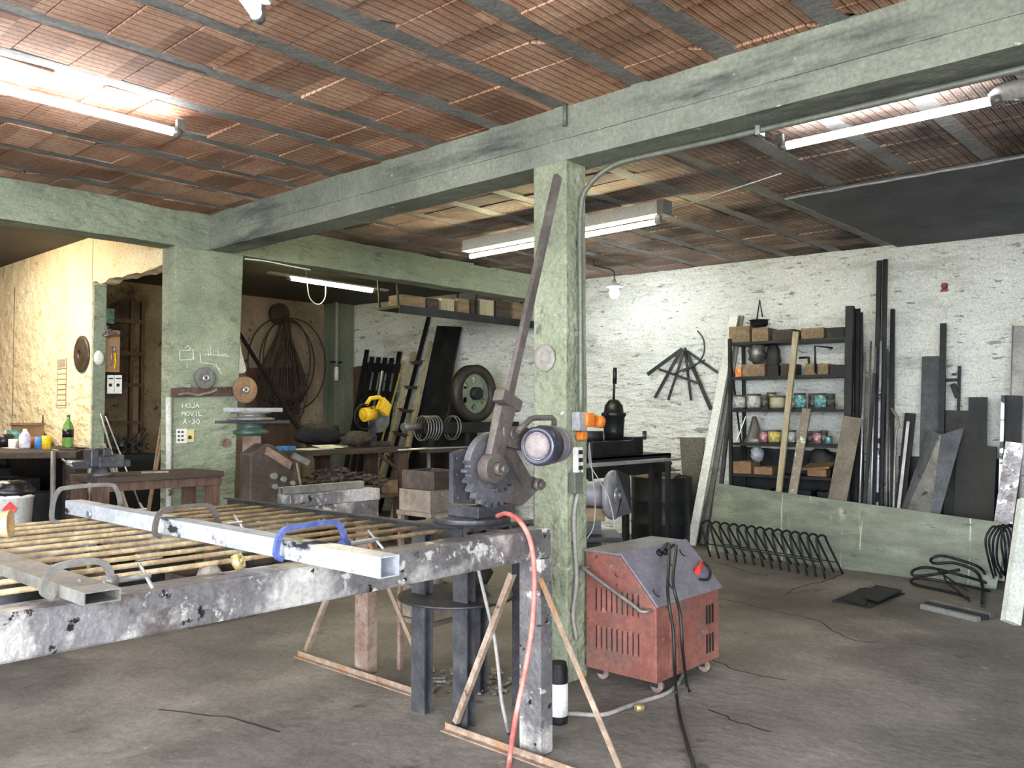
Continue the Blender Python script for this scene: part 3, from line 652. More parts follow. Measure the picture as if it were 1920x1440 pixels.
T('soda_bottle', 'green plastic soda bottle with dark label on the cluttered workbench', 'bottle', [('bottle', MB().lathe([(r*.8, 0), (r, .015), (r, .19), (r*.85, .225), (.016, .285), (.014, .31)], p, n=20), green_pet), ('bottle_cap', MB().cyl(p+V((0, 0, .31)), p+V((0, 0, .33)), .017, n=14), M('green_cap', ['#2d6b35', '#3c7d44'], rough=.4)), ('bottle_label', MB().lathe([(r*1.015, .105), (r*1.015, .185)], p, n=20), black_plastic)])
p = on(52, 3.32); 
T('cardboard_box', 'brown cardboard box at the back of the cluttered workbench', 'box', [('box_body', MB().box(p+V((0, 0, .11)), (.2, .36, .22)), card), ('lid', MB().box(p+V((0, 0, .232)), (.22, .38, .022)), wood)])
p = on(24, 3.15); T('carton', 'teal and white carton on the workbench in front of the brown box', 'carton', [('carton_body', MB().box(p+V((0, 0, .085)), (.09, .17, .17)), teal), ('window_patch', MB().box(p+V((-.047, -.01, .085)), (.004, .07, .1)), black_plastic), ('white_edge', MB().box(p+V((-.046, .07, .085)), (.004, .03, .17)), paper)])
tin('paint_tin', 'black tin with dark contents on the workbench at the left edge', on(8, 3.02), .085, .13, black_plastic)
p = on(25, 2.985); T('mug', 'white mug near the front of the cluttered workbench', 'mug', [('cup', MB().lathe([(.036, 0), (.042, .01), (.042, .09), (.036, .09), (.034, .012)], p, n=18), white_plastic), ('handle', MB().tube(arc(p+V((0, -.045, .048)), .026, 70, 290, 8, V((0, 1, 0)), V((0, 0, 1))), .006, 6), white_plastic)])
p = on(47, 2.99); S('plastic_bottle', 'white and violet plastic bottle leaning on the workbench front', 'bottle', MB().lathe([(.03, 0), (.05, .01), (.052, .13), (.03, .17), (.02, .18), (.02, .2)], p+V((0, 0, .0)), (.12, .35, 1), 16), M('violet_white', ['#9a93bd', '#e4e2ea', '#f0eff2'], scale=9, rough=.4))
tin('can', 'blue can between the violet bottle and the yellow pot', on(73, 3.06), .035, .12, blue_print)
tin('can', 'rusty orange can in front of the brown cardboard box', on(62, 3.13), .055, .11, M('rust_orange_tin', ['#9a5a36', '#b87348'], scale=9))
tin('pot', 'yellow plastic pot at the right of the blue can', on(88, 3.12), .045, .13, yellow_p)
p = on(80, 3.42); S('oil_can', 'black oil can with thin spout standing behind the yellow pot', 'oil can', MB().lathe([(.05, 0), (.055, .01), (.055, .09), (.02, .14), (.012, .2), (.006, .33)], p, n=16), black_plastic)
p = on(18, 2.95); S('paper_sheet', 'white sheet of paper lying on the workbench front edge', 'paper', MB().box(p+V((.01, 0, .002)), (.05, .26, .003), .1), paper)
p = on(100, 3.05); S('steel_ruler', 'flat steel rule lying across the workbench', 'ruler', MB().bar(p+V((0, -.12, .004)), p+V((.05, .18, .004)), .03, .004), bare)
p = on(128, 3.15); S('cable', 'short dark cable curled beside the soda bottle', 'cable', MB().tube(spline([p+V((-.02, .16, .007)), p+V((.03, .08, .007)), p+V((-.02, 0, .007)), p+V((.05, -.08, .007)), p+V((.0, -.16, .007))], 5), .006, 6), rubber)
p = on(150, 3.3); S('pliers', 'black pliers lying at the workbench end by the doorway', 'pliers', MB().bar(p+V((0, -.06, .012)), p+V((.02, .1, .012)), .022, .014).bar(p+V((.02, -.06, .012)), p+V((0, .1, .012)), .022, .0141), black_steel)
# paint bucket on an oil drum, at the left edge behind the gate
p = V((1.83, 5.25, 0))
p = D(20, 900, 5.6); p.z = 0
drum_black = M('black_drum', ['#17181a', '#232427', '#333336'], scale=5, rough=.5, metal=.3, bump=.1)
def drum(name, label, c, r, h, m, cat='oil drum'):
    c = V(c); pr = [(r*.96, 0), (r, .01), (r, h*.31), (r*1.025, h*.33), (r, h*.35), (r, h*.64), (r*1.025, h*.66), (r, h*.68), (r, h-.01), (r*1.01, h), (r*.96, h), (r*.95, h-.015)]
    return T(name, label, cat, [('shell', MB().lathe(pr, c, n=28), m), ('drum_top', MB().cyl(c+V((0, 0, h-.02)), c+V((0, 0, h-.012)), r*.95, n=28), m)])
drum('oil_drum', 'black drum under the white paint bucket at the left edge', p, .22, .78, drum_black)
q = p+V((0, 0, .781)); r = .135
dm = MB(); dd = (EYE-q); dd.z = 0; dd.normalize(); sd = V((-dd.y, dd.x, 0))
def onb(ang, h): 
    dr = dd*math.cos(ang)+sd*math.sin(ang); return q+dr*(r*1.012)+V((0, 0, h))
dm.add([onb(.55, .12), onb(.15, .18), onb(-.25*-1-.5, .12), onb(.15, .06)], [(0, 1, 2, 3)])
T('paint_bucket', 'white paint bucket with red diamond and black bag on a drum', 'bucket', [('bucket', MB().lathe([(r*.9, 0), (r, .22), (r*1.04, .22), (r*1.04, .24), (r*.95, .24), (r*.88, .02)], q, n=28), white_plastic, {'subs': [('warning_diamond', MB().prism([onb(.30, .155), onb(-.02, .205), onb(-.34, .155), onb(-.02, .105)], dd*.004), red_print)]}), ('bin_liner', MB().blob(q+V((0, 0, .26)), (.145, .145, .07), .14, 3, 18, 10), black_plastic)])

# things on the cream wall
p = PX(154, 664, 3.555); q = MB().lathe([(.03, -.004), (.19, -.004), (.19, .012), (.165, .02), (.12, .02), (.10, .035), (.06, .035), (.03, .03)], p, (-1, 0, 0), 30, True)
S('hub_cap', 'dark round hub cap hanging on the cream wall by the doorway', 'hub cap', q, M('dark_bronze', ['#3c3129', '#52453a', '#6d5f52'], scale=5, rough=.45, metal=.4))
a = PX(109, 672, 3.556); b = PX(124, 764, 3.556)
ca = MB().prism([(3.557, a.y, a.z), (3.557, b.y, a.z), (3.557, b.y, b.z), (3.557, a.y, b.z)], (-.004, 0, 0))
g = MB(); ls = M('sepia_ink', ['#4d3f32', '#5d4d3e'], rough=.9)
for k in range(8):
    zz = a.z+(b.z-a.z)*(.22+.105*k); g.ab((3.5505, b.y+.01, zz-.003), (3.5525, a.y-.01, zz+.003))
g.ab((3.5505, b.y+.0, b.z), (3.5525, b.y+.006, a.z)).ab((3.5505, a.y-.006, b.z), (3.5525, a.y, a.z))
hd = MB().ab((3.5505, b.y+.03, a.z-.10), (3.5525, a.y-.02, a.z-.015))
T('wall_calendar', 'narrow ruled paper calendar hanging on the cream wall', 'calendar', [('sheet', ca, M('aged_paper', ['#d8c6a4', '#e3d3b4'])), ('printed_rules', g, ls, {}), ('heading_block', hd, M('grey_ink', ['#8d8373', '#a79b88'], scale=60))])
q = MB(); a = PX(30, 430, 3.556); q.tube([(3.556, a.y, 3.05), (3.556, a.y+.01, 2.5), (3.556, a.y-.005, 1.6), (3.556, a.y+.02, 1.3)], .004, 5); S('wire', 'thin wire running down the cream wall at the left', 'wire', q, M('wire_brown', ['#6d5f4a']))

# doorway: things hanging by the jamb and leaning inside
p = PX(186, 672, 3.66); p.y = 8.895
S('dust_mask', 'white dust mask hanging on the green jamb of the doorway', 'mask', MB().blob((3.62, 8.90, p.z), (.05, .03, .075), .05, 2, 12, 8), white_plastic)
yb = 8.98
def dp(u, v, y=yb): return PY(u, v, y)
a = dp(197, 618); b = dp(224, 698)
bd = MB().ab((a.x, yb, b.z), (b.x, yb+.018, a.z)); tl = []
pp = dp(214, 665); tl.append(('plier_handle', MB().tube([pp+V((0, -.012, .02)), pp+V((.01, -.014, -.07)), pp+V((0, -.012, -.15))], .01, 6), yellow_p))
tl.append(('plier_jaw', MB().tube([pp+V((0, -.012, .02)), pp+V((-.01, -.012, .09))], .012, 6), bare))
pp = dp(208, 668); tl.append(('screwdriver', MB().tube([pp+V((0, -.012, .1)), pp+V((.0, -.012, -.1))], .006, 6), bare))
T('tool_board', 'tan tool board with pliers hanging just inside the doorway', 'tool board', [('board', bd, M('tan_board', ['#8f6c4c', '#a5835f'], scale=3))]+tl)
q = MB(); rr = random.Random(8); a = dp(205, 622, yb-.03)
for k in range(9): q.tube([a+V((rr.uniform(-.08, .07), -.01-.004*k, rr.uniform(-.08, .04))), a+V((rr.uniform(-.1, .1), -.012-.004*k, rr.uniform(-.06, .07)))], .009, 5)
S('tool_bunch', 'tangle of small steel tools hooked over the tan tool board', 'tools', q, gray_steel, kind='stuff')
for u0, u1, lab in ((201, 213, 'white printed sheet at the left below the tan tool board'), (214.5, 228, 'white printed sheet at the right below the tan tool board')):
    a = dp(u0, 703, yb+.005); b = dp(u1, 738, yb+.005); pm_ = dp((u0+u1)/2, 722, yb)
    T('notice_sheet', lab, 'paper', [('sheet', MB().ab((a.x, yb, b.z), (b.x, yb+.004, a.z)), paper), ('print', MB().cyl(pm_+V((0, -.001, 0)), pm_+V((0, .0, 0)), .018, n=10).ab((a.x+.01, yb-.002, a.z-.04), (b.x-.01, yb, a.z-.03)), black_plastic)], 'notices inside the doorway')
a = PY(195, 578, 11.33); b = PY(214, 607, 11.33); S('poster', 'small teal picture hung on the rack frame seen through the doorway', 'poster', MB().ab((a.x, 11.325, b.z), (b.x, 11.344, a.z)), teal)
def lean(name, label, cat, A, B, w, h, m, up=None, group=None, shape='bar', bevel=0):
    q = MB()
    A, B = V(A), V(B)
    if A.z < .02: A.z = max(w, h)*.5*abs((B-A).normalized().xy.length)+.002 if shape != 'cyl' else w*.5
    if shape == 'cyl': q.cyl(A, B, w/2, n=10)
    elif shape == 'hollow': q.hollow(A, B, w, h, .004, up)
    elif shape == 'chan': t = .006; q.prof(A, B, [(-w/2, 0), (w/2, 0), (w/2, h), (w/2-t, h), (w/2-t, t), (-w/2+t, t), (-w/2+t, h), (-w/2, h)], up)
    else: q.bar(A, B, w, h, up)
    return S(name, label, cat, q, m, group, bevel)
# steel rack frame against the back wall, seen through the doorway
ps = []
xa, xb = PY(232, 600, 11.4).x-.35, PY(266, 600, 11.4).x
for x in (xa, PY(243, 600, 11.4).x, xb-.02):
    ps.append(('upright', MB().ab((x, 11.36, 0), (x+.045, 11.42, 3.05)), wood_red))
for zz in (.9, 1.4, 1.9, 2.32, 2.75): ps.append(('cross_bar', MB().ab((xa, 11.345, zz), (xb+.025, 11.36, zz+.05)), wood_red))
T('rack_frame', 'tall reddish rack frame at the back seen through the doorway', 'rack', ps)
a = PY(250, 850, 10.6)
ps = [('body', MB().ab((a.x-.5, 10.3, 0), (a.x+.25, 10.9, 1.05)), M('navy_steel', ['#1b2430', '#26313f'], scale=4, rough=.5))]
for k in range(3): ps.append(('drawer_front', MB().ab((a.x-.46, 10.285, .1+.31*k), (a.x+.21, 10.3, .37+.31*k)), black_steel))
T('tool_cabinet', 'dark blue tool cabinet deep inside the doorway', 'cabinet', ps)
q = MB(); rr = random.Random(21)
for k in range(16):
    c = V((a.x-.12+rr.uniform(-.33, .3), 10.6+rr.uniform(-.22, .22), 1.05+rr.uniform(.02, .1)))
    q.tube([c, c+V((rr.uniform(-.2, .2), rr.uniform(-.1, .1), rr.uniform(.0, .22)))], rr.uniform(.012, .03), 6)
S('tool_heap', 'heap of dark tools on the blue cabinet inside the doorway', 'tools', q, iron_dark, kind='stuff')
for k, (u0, v0, u1, v1, yy, m, sh, lab) in enumerate(((291, 872, 309, 755, 7.75, wood, .026, 'left wooden stick leaning inside the doorway against the pier'), (296, 868, 312, 778, 7.62, wood, .024, 'right wooden stick leaning inside the doorway against the pier'),
      (215, 868, 189, 775, 8.75, bare, .02, 'grey steel rod leaning in the left of the doorway'), (231, 866, 198, 780, 8.7, bare, .016, 'bright thin rod leaning in the middle of the doorway'))):
    B = PY(u1, v1, yy); A = PY(u0, v0, yy); d_ = (B-A); A = A-d_*(A.z/d_.z)
    lean('stick' if m is wood else 'steel_rod', lab, 'stick' if m is wood else 'rod', A, B, sh, sh, m, shape='cyl', group='things leaning in the doorway')
B = PY(193, 832, 8.6); A = PY(206, 868, 8.6); d_ = (B-A); A = A-d_*(A.z/d_.z)
lean('wood_offcut', 'pale wooden offcut leaning low in the doorway', 'board', A, B, .07, .02, wood_pale, group='things leaning in the doorway')

# ================================================================ pier: table, discs, chalk
TY0, TY1, TX0, TX1, TZ = 6.42, 6.95, 2.62, 3.62, 1.08
ps = [('table_top', MB().ab((TX0, TY0, TZ-.045), (TX1, TY1, TZ)), wood_dark, {'bevel': .005}), ('apron', MB().ab((TX0+.03, TY0+.02, TZ-.11), (TX1-.01, TY0+.045, TZ-.045)), wood_red)]
for x, y in ((TX0+.05, TY0+.07), (TX1-.06, TY0+.08), (TX1-.06, TY1-.06), (TX0+.05, TY1-.06)):
    ps.append(('leg', MB().ab((x-.045, y-.045, 0), (x+.045, y+.045, TZ-.045)), wood_red, {'bevel': .004}))
T('wooden_table', 'rough dark wooden table with a vise standing before the green pier', 'table', ps)
p = V((2.70, 6.58, TZ))
ps = [('vise_base', MB().lathe([(.09, 0), (.09, .02), (.06, .03), (.055, .06)], p, n=20), iron_dark), ('vise_body', MB().box(p+V((.06, 0, .11)), (.2, .11, .1)), iron_dark, {'bevel': .015}),
      ('fixed_jaw', MB().box(p+V((.02, 0, .18)), (.06, .15, .06)), iron_dark, {'bevel': .006}), ('moving_jaw', MB().box(p+V((-.07, 0, .14)), (.06, .15, .13)), iron_dark, {'bevel': .01}), ('slide', MB().box(p+V((.0, 0, .09)), (.42, .06, .05)), iron_dark),
      ('screw', MB().cyl(p+V((-.10, 0, .11)), p+V((-.24, 0, .11)), .016, n=12), bare, {'subs': [('screw_handle', MB().cyl(p+V((-.235, -.09, .09)), p+V((-.235, .09, .13)), .008, n=8), bare)]})]
T('bench_vise', 'dark iron bench vise at the left end of the rough table', 'vise', ps)
p = V((3.05, 6.62, TZ+.001)); S('chisel', 'steel chisel lying on the rough table before the pier', 'chisel', MB().bar(p+V((-.02, 0, .008)), p+V((.16, -.08, .008)), .02, .014), rust)
YP = 7.198
def pp(u, v, off=0.0): return PY(u, v, YP-off)
q = MB().prism([pp(320, 728), pp(450, 724), pp(450, 742), pp(320, 745)], (0, -.025, 0)); nl = MB()
for k in range(6):
    a_ = pp(408+7*k, 728, .03); nl.cyl(a_, a_+V((0, -.03, -.03)), .006, n=6)
T('wall_rail', 'brown wooden rail with nails fixed across the green pier', 'wall rail', [('board', q, wood_red), ('nail_row', nl, iron_dark)])
def disc(label, u, v, r, m, m2, off=.03, group=None):
    c = pp(u, v, off); 
    return T('grinding_disc', label, 'grinding disc', [('disc', MB().lathe([(.022, -.012), (r, -.012), (r, .004), (r*.9, .008), (.022, .012)], c, (0, -1, 0), 32, True), m), ('hub', MB().lathe([(.012, 0), (.034, 0), (.034, .02), (.022, .024), (.012, .024)], c, (0, -1, 0), 20, True), m2)], group)
disc_grey = M('grinding_grey', ['#5b5c59', '#6e6f6b', '#83837e'], scale=6, rough=.9, bump=.3)
disc_ochre = M('grinding_ochre', ['#6b5648', '#8b6f55', '#b0905f'], scale=3, rough=.9, bump=.3)
disc('grey grinding disc hung on the brown rail of the green pier', 385, 709, .098, disc_grey, bare, .05, 'grinding discs on the pier')
disc('ochre grinding disc at the right end of the brown rail', 460, 731, .125, disc_ochre, bare, .05, 'grinding discs on the pier')
q = MB().rib([pp(333, 740, .04), pp(350, 737, .045), pp(368, 741, .045), pp(392, 736, .045), pp(405, 730, .04)], .02, .04, (0, -1, 0)); S('spanner', 'grey bent spanner resting along the brown rail on the pier', 'spanner', q, gray_steel)
q = MB().bar(pp(335, 722, .03), pp(357, 724, .03), .02, .03); S('tin_scrap', 'pale scrap of sheet tucked above the brown rail on the pier', 'scrap', q, bare)
# chalk marks (drawn strokes on the plaster)
LET = {'H': [[(0, 0), (0, 1)], [(1, 0), (1, 1)], [(0, .5), (1, .5)]], 'O': [[(.5, 0), (1, .3), (1, .7), (.5, 1), (0, .7), (0, .3), (.5, 0)]], 'J': [[(1, 1), (.9, .2), (.4, 0), (0, .25)]], 'A': [[(0, 0), (.5, 1), (1, 0)], [(.2, .4), (.8, .4)]],
       'M': [[(0, 0), (.1, 1), (.5, .4), (.9, 1), (1, 0)]], 'V': [[(0, 1), (.5, 0), (1, 1)]], 'I': [[(.5, 0), (.5, 1)]], 'L': [[(0, 1), (0, 0), (1, .05)]], '-': [[(.1, .5), (.9, .5)]], '3': [[(0, 1), (.9, .9), (.4, .55), (1, .3), (.4, 0), (0, .1)]], '0': [[(.5, 0), (1, .3), (1, .7), (.5, 1), (0, .7), (0, .3), (.5, 0)]]}
q = MB()
for txt, u, v, cw, ch in (('HOJA', 342, 765, 6.4, 9), ('MOVIL', 341, 780, 6.2, 9), ('A-30', 344, 795, 6.2, 9)):
    for k, c in enumerate(txt):
        for st in LET[c]:
            P = [pp(u+(k*1.28+x)*cw, v-ch*y-.1*k, .003) for x, y in st]
            for a_, b_ in zip(P, P[1:]): q.bar(a_, b_, .006, .003, (0, -1, 0))
o = struct('chalk_writing', q, chalk, 'white chalk lettering on the green pier'); o.parent = bpy.data.objects['wall_pier']
q = MB()
for st in ([(337, 658), (362, 656), (363, 674), (337, 675), (337, 658)], [(346, 653), (352, 648), (358, 653), (352, 657)], [(375, 662), (377, 680), (405, 683)], [(390, 655), (391, 668)], [(400, 685), (413, 692), (416, 702)], [(405, 683), (414, 701)], [(350, 682), (352, 690)], [(395, 665), (395, 650)], [(383, 664), (430, 668)], [(360, 670), (368, 672)], [(408, 655), (410, 665), (425, 664)]):
    P = [pp(u, v, .003) for u, v in st]
    for a_, b_ in zip(P, P[1:]): q.bar(a_, b_, .005, .003, (0, -1, 0))
o = struct('chalk_sketch', q, chalk, 'white chalk sketch of profiles on the green pier'); o.parent = bpy.data.objects['wall_pier']
a, b = pp(330, 804), pp(349, 831); ps = [('plate', MB().ab((a.x, YP-.012, b.z), (b.x, YP, a.z)), white_plastic, {'bevel': .003})]
for i in range(2):
    for j in range(3): c = pp(335+7*i, 810+7.5*j, .014); ps.append(('switch_key', MB().box(c, (.018, .008, .018)), M('dark_key', ['#4a4844', '#5a5752'])))
T('switch_plate', 'white switch plate with six keys on the green pier', 'switch', ps)
a, b = pp(349.5, 805), pp(363, 829); T('socket_plate', 'yellowed socket plate right of the switches on the pier', 'socket', [('plate', MB().ab((a.x, YP-.011, b.z), (b.x, YP, a.z)), M('aged_plastic', ['#c9b77c', '#d9ca98'], rough=.5), {'bevel': .003}), ('outlet', MB().box(pp(356, 820, .013), (.03, .006, .03)), wood_dark)])
c = pp(422, 830); S('pipe_stub', 'round dark pipe hole low on the green pier', 'pipe', MB().lathe([(.028, 0), (.042, 0), (.042, .02), (.028, .02)], c, (0, -1, 0), 20, True).cyl(c+V((0, -.002, 0)), c+V((0, -.004, 0)), .03, n=16), rust)
a = pp(316, 745, .02); S('white_conduit', 'white painted pipe running down the left edge of the pier', 'pipe', MB().tube([(a.x+.0, YP-.02, a.z), (a.x+.01, YP-.02, 1.2), (a.x+.02, YP-.02, .0)], .024, 10), M('white_chalky', ['#b9b9b4', '#d3d3ce'], scale=12, rough=.8, spots=[(9, .62, .06, '#6a655c')]))

# ================================================================ back bay between the pier and the pillar
# tube bending pedestal beside the pier
c = V((3.98, 6.62, 0))
ps = [('column', MB().ab((c.x-.05, c.y-.06, 0), (c.x+.06, c.y+.05, 1.36)), rust), ('turntable', MB().lathe([(.12, 1.36), (.15, 1.375), (.15, 1.40), (.10, 1.42), (.09, 1.455), (.13, 1.46)], c, n=24), M('green_enamel', ['#33453e', '#485d54'], rough=.4)),
      ('lower_bar', MB().bar(c+V((-.28, .10, 1.475)), c+V((.30, -.12, 1.475)), .05, .025), dark_steel), ('roller', MB().lathe([(.19, 1.49), (.20, 1.495), (.20, 1.51), (.12, 1.52), (.12, 1.545), (.17, 1.55), (.17, 1.56)], c, n=28), gray_steel),
      ('top_plate', MB().box(c+V((.0, .0, 1.58)), (.5, .16, .035), -.3), bare), ('spindle', MB().cyl(c+V((0, 0, 1.46)), c+V((0, 0, 1.565)), .02, n=10), bare)]
T('tube_bender', 'pedestal tube bender with flat top plate beside the green pier', 'machine', ps)
# brown ironworker
Y0 = 6.36
def iw(u, v): return PY(u, v, Y0)
ol = [iw(470, 852), iw(498, 832), iw(512, 834), iw(548, 862), iw(566, 900), iw(570, 930)]
ol = ol+[V((ol[-1].x, Y0, 0)), V((ol[0].x, Y0, 0))]
sub = MB(); rr = random.Random(4)
ps = [('casting', MB().prism(ol, (0, .17, 0)), M('brown_casting', ['#3b322e', '#4a403a', '#5a4f48'], scale=5, rough=.6, metal=.3, bump=.2), {'bevel': .008}),
      ('front_plate', MB().prism([iw(500, 838), iw(545, 866), iw(540, 880), iw(496, 852)], (0, -.03, 0)), rust)]
for k, (u, v, r) in enumerate(((510, 892, .03), (528, 898, .026), (512, 912, .024), (535, 918, .028), (545, 905, .02))):
    p = iw(u, v); ps.append(('bolt_head', MB().cyl(p, p+V((0, -.045, 0)), r, n=8), gray_steel))
p = iw(548, 858); ps.append(('knife_block', MB().bar(p+V((-.02, -.04, .02)), p+V((.12, -.06, -.05)), .05, .05), gray_steel))
ps.append(('foot_rod', MB().tube([iw(556, 868), iw(562, 900), iw(567, 935)], .01, 6), rust_orange))
T('ironworker', 'brown cast iron shearing machine between the pier and the paper strewn bench', 'machine', ps)
# bench with papers and scrap
BX0, BX1, BY0, BY1, BZ = 5.12, 6.82, 7.75, 8.5, 1.15
ps = [('bench_top', MB().ab((BX0, BY0, BZ-.06), (BX1, BY1, BZ)), wood_dark, {'bevel': .005}), ('lower_shelf', MB().ab((BX0+.05, BY0-.05, .58), (BX1-.05, BY1-.05, .62)), wood_red)]
for x, y in ((BX0+.08, BY0+.08), (BX0+.08, BY1-.08), (BX1-.10, BY0+.09), (BX1-.1, BY1-.09), (6.0, BY1-.09)): ps.append(('leg', MB().ab((x-.07, y-.06, 0), (x+.07, y+.06, BZ-.06)), wood_red, {'bevel': .004}))
ps.append(('brace', MB().bar((BX1-.45, BY0+.09, BZ-.07), (BX1-.1, BY0+.09, .85), .04, .03), wood_red))
T('workbench', 'wooden bench strewn with papers above a scrap filled shelf', 'workbench', ps)
scrap_m = M('scrap_metal', ['#4a423b', '#5f554c', '#7a6f65'], scale=9, rough=.7, metal=.2, bump=.3)
q = MB(); rr = random.Random(31)
for k in range(130):
    x, y = rr.uniform(5.42, 6.42), rr.uniform(BY0+.02, BY1-.33); h = .27*(1-abs((x-5.9)/1.0))*rr.uniform(.4, 1)+.03; c = V((x, y, .64+max(h, .02)))
    if k % 4 == 0: q.blob(c-V((0, 0, .01)), (rr.uniform(.03, .09), rr.uniform(.03, .07), rr.uniform(.02, .05)), .3, k, 8, 5)
    else:
        d_ = V((rr.uniform(-1, 1), rr.uniform(-.4, .4), rr.uniform(-.18, .18)))*rr.uniform(.06, .14); q.bar(c-d_, c+d_, rr.uniform(.02, .06), rr.uniform(.008, .03))
q.ab((5.4, BY0+.1, .621), (6.4, BY1-.3, .72))
S('scrap_pile', 'pile of brown metal scrap on the lower shelf of the paper strewn bench', 'scrap', q, scrap_m, kind='stuff')
p = V((6.5, 7.78, .621)); S('wood_block', 'orange brown wooden block at the right end of the scrap shelf', 'block', MB().box(p+V((0, 0, .075)), (.15, .12, .15), .1), wood)
def onbench(u, y, z=BZ): p = PY(u, 830, y); return V((p.x, y, z+.001))
p = onbench(583, 8.0); S('paper_sheet', 'large white drawing sheet spread on the scrap bench', 'paper', MB().box(p+V((0, 0, .004)), (.42, .34, .006), .3), paper)
p = onbench(612, 8.05); S('paper_sheet', 'folded white sheet lying tilted on the drawing on the bench', 'paper', MB().prism([p+V((-.14, -.1, .009)), p+V((.16, -.12, .009)), p+V((.17, .12, .035)), p+V((-.12, .1, .035))], (0, 0, .004)), paper)
p = onbench(632, 8.15); S('notebook', 'white notebook with dark border lying on the scrap bench', 'notebook', MB().box(p+V((.02, .05, .012)), (.24, .16, .02), .2), M('notebook_white', ['#bdbdb4', '#d0d0c8']))
p = onbench(537, 7.95); p.x = 5.2; S('folder', 'bright blue folder at the left end of the paper strewn bench', 'folder', MB().box(p+V((0, 0, .025)), (.13, .16, .045), .3), blue_print)
p = onbench(672, 8.0); S('rag', 'heap of dark cloth beside the yellow saw on the bench', 'rag', MB().blob(p+V((0, 0, .105)), (.2, .14, .085), .22, 6, 16, 9), khaki)
p = onbench(600, 8.38); S('jacket', 'dark jacket heaped at the back of the bench by the corner column', 'clothes', MB().blob(p+V((0, 0, .148)), (.36, .1, .12), .22, 8, 16, 9), M('dark_navy_cloth', ['#17171c', '#24242b'], scale=7, bump=.5, bscale=20))
# yellow chop saw
p = onbench(703, 8.2)
h = V((0, 0, 1)); 
ps = [('saw_base', MB().box(p+V((0, 0, .03)), (.30, .24, .06)), iron_dark, {'bevel': .01}), ('pivot_post', MB().prism([p+V((-.05, .04, .06)), p+V((.06, .04, .06)), p+V((.04, .04, .34)), p+V((-.02, .04, .34))], (0, .05, 0)), iron_dark),
      ('motor', MB().cyl(p+V((-.13, .06, .38)), p+V((.02, .06, .40)), .085, n=20).cyl(p+V((-.16, .06, .375)), p+V((-.13, .06, .38)), .05, n=16), yellow_p),
      ('blade_guard', MB().prism([p+V((.05, -.02, .45)), p+V((.19, -.02, .36)), p+V((.25, -.02, .50)), p+V((.13, -.02, .60))], (0, .09, 0)), yellow_p, {'bevel': .008}),
      ('arm', MB().tube([p+V((-.1, .05, .50)), p+V((-.05, .03, .58)), p+V((.08, .02, .60)), p+V((.14, .02, .55))], .028, 8), yellow_p),
      ('handle', MB().tube([p+V((.06, .02, .59)), p+V((.1, .02, .78)), p+V((.13, .02, .92))], .016, 8), gray_steel),
      ('cutting_disc', MB().cyl(p+V((.12, .075, .33)), p+V((.12, .085, .33)), .17, n=28), disc_grey), ('cord_loop', MB().tube(arc(p+V((-.16, .0, .36)), .15, 40, 330, 18, V((1, 0, 0)), V((0, 0, 1))), .008, 6), rubber)]
T('chop_saw', 'yellow chop saw standing on the bench below the black slatted panel', 'chop saw', ps)
# long horizontal bending press with spring coils
q0 = PY(717, 796, 7.95); 
zb_ = q0.z-.03
ps = [('main_beam', MB().ab((7.0, 7.72, zb_-.09), (8.72, 7.9, zb_+.05)), black_steel, {'bevel': .01}), ('cylinder', MB().cyl((6.72, 7.81, zb_), (7.0, 7.81, zb_), .045, n=18), gray_steel)]
for x in (7.12, 7.75, 8.5): ps.append(('leg', MB().ab((x-.04, 7.74, 0), (x+.04, 7.88, zb_-.09)), black_steel))
ps.append(('shelf', MB().ab((7.0, 7.7, .74), (8.72, 7.92, .77)), dark_steel))
T('bending_press', 'long black horizontal press beam ringed with steel hoops behind the shear', 'machine', ps)
for k in range(8):
    x = 7.02+.045*k if k < 6 else 7.52+.05*(k-6)
    pts = [V((x+.012*math.sin(t), 7.81+.13*math.cos(t), zb_-.02+.15*math.sin(t))) for t in [2*math.pi*i/24 for i in range(24)]]
    S('steel_hoop', 'thin steel hoop hanging around the black press beam', 'hoop', MB().tube(pts, .008, 6, True), gray_steel, 'steel hoops around the press beam')
a = PY(762, 832, 7.6); b = PY(872, 838, 7.3); 
q = MB().ab((6.86, 7.50, 1.08), (7.9, 7.68, 1.12))
ps = [('plank', q, wood_dark)]
for x in (6.95, 7.8): ps.append(('leg', MB().cyl((x, 7.6, 0), (x, 7.6, 1.08), .025, n=10), gray_steel))
T('trestle_stand', 'narrow stand carrying long thin rods left of the shear', 'stand', ps)
for k in range(5): S('steel_rod', 'long thin steel rod lying on the narrow stand', 'rod', MB().cyl((6.4+.1*k, 7.52+.035*k, 1.13), (7.95+.05*k, 7.52+.03*k, 1.13), .009, n=8), bare, 'rods on the narrow stand')
# flywheel press
c = PY(909, 738, 7.95); c = V((8.15, 8.03, c.z))
ps = [('frame', MB().ab((c.x-.28, c.y+.14, 0), (c.x+.22, c.y+.45, c.z-.30)).ab((c.x-.12, c.y+.13, c.z-.3), (c.x+.12, c.y+.4, c.z+.1)), black_steel, {'bevel': .01}),
      ('flywheel_rim', MB().lathe([(.27, -.06), (.385, -.06), (.385, .06), (.27, .06)], c, (0, -1, 0), 40, True), M('dark_brown_iron', ['#2f2926', '#3d3632'], scale=6, rough=.5, metal=.3)),
      ('hub', MB().cyl(c+V((0, .1, 0)), c+V((0, -.10, 0)), .085, n=24), black_steel)]
wg = M('grey_green_enamel', ['#5f6b58', '#717d68', '#818c78'], scale=5, rough=.5)
web = MB(); N_ = 48; inner = [c+V((.08*math.cos(2*math.pi*i/N_), -.01, .08*math.sin(2*math.pi*i/N_))) for i in range(N_)]
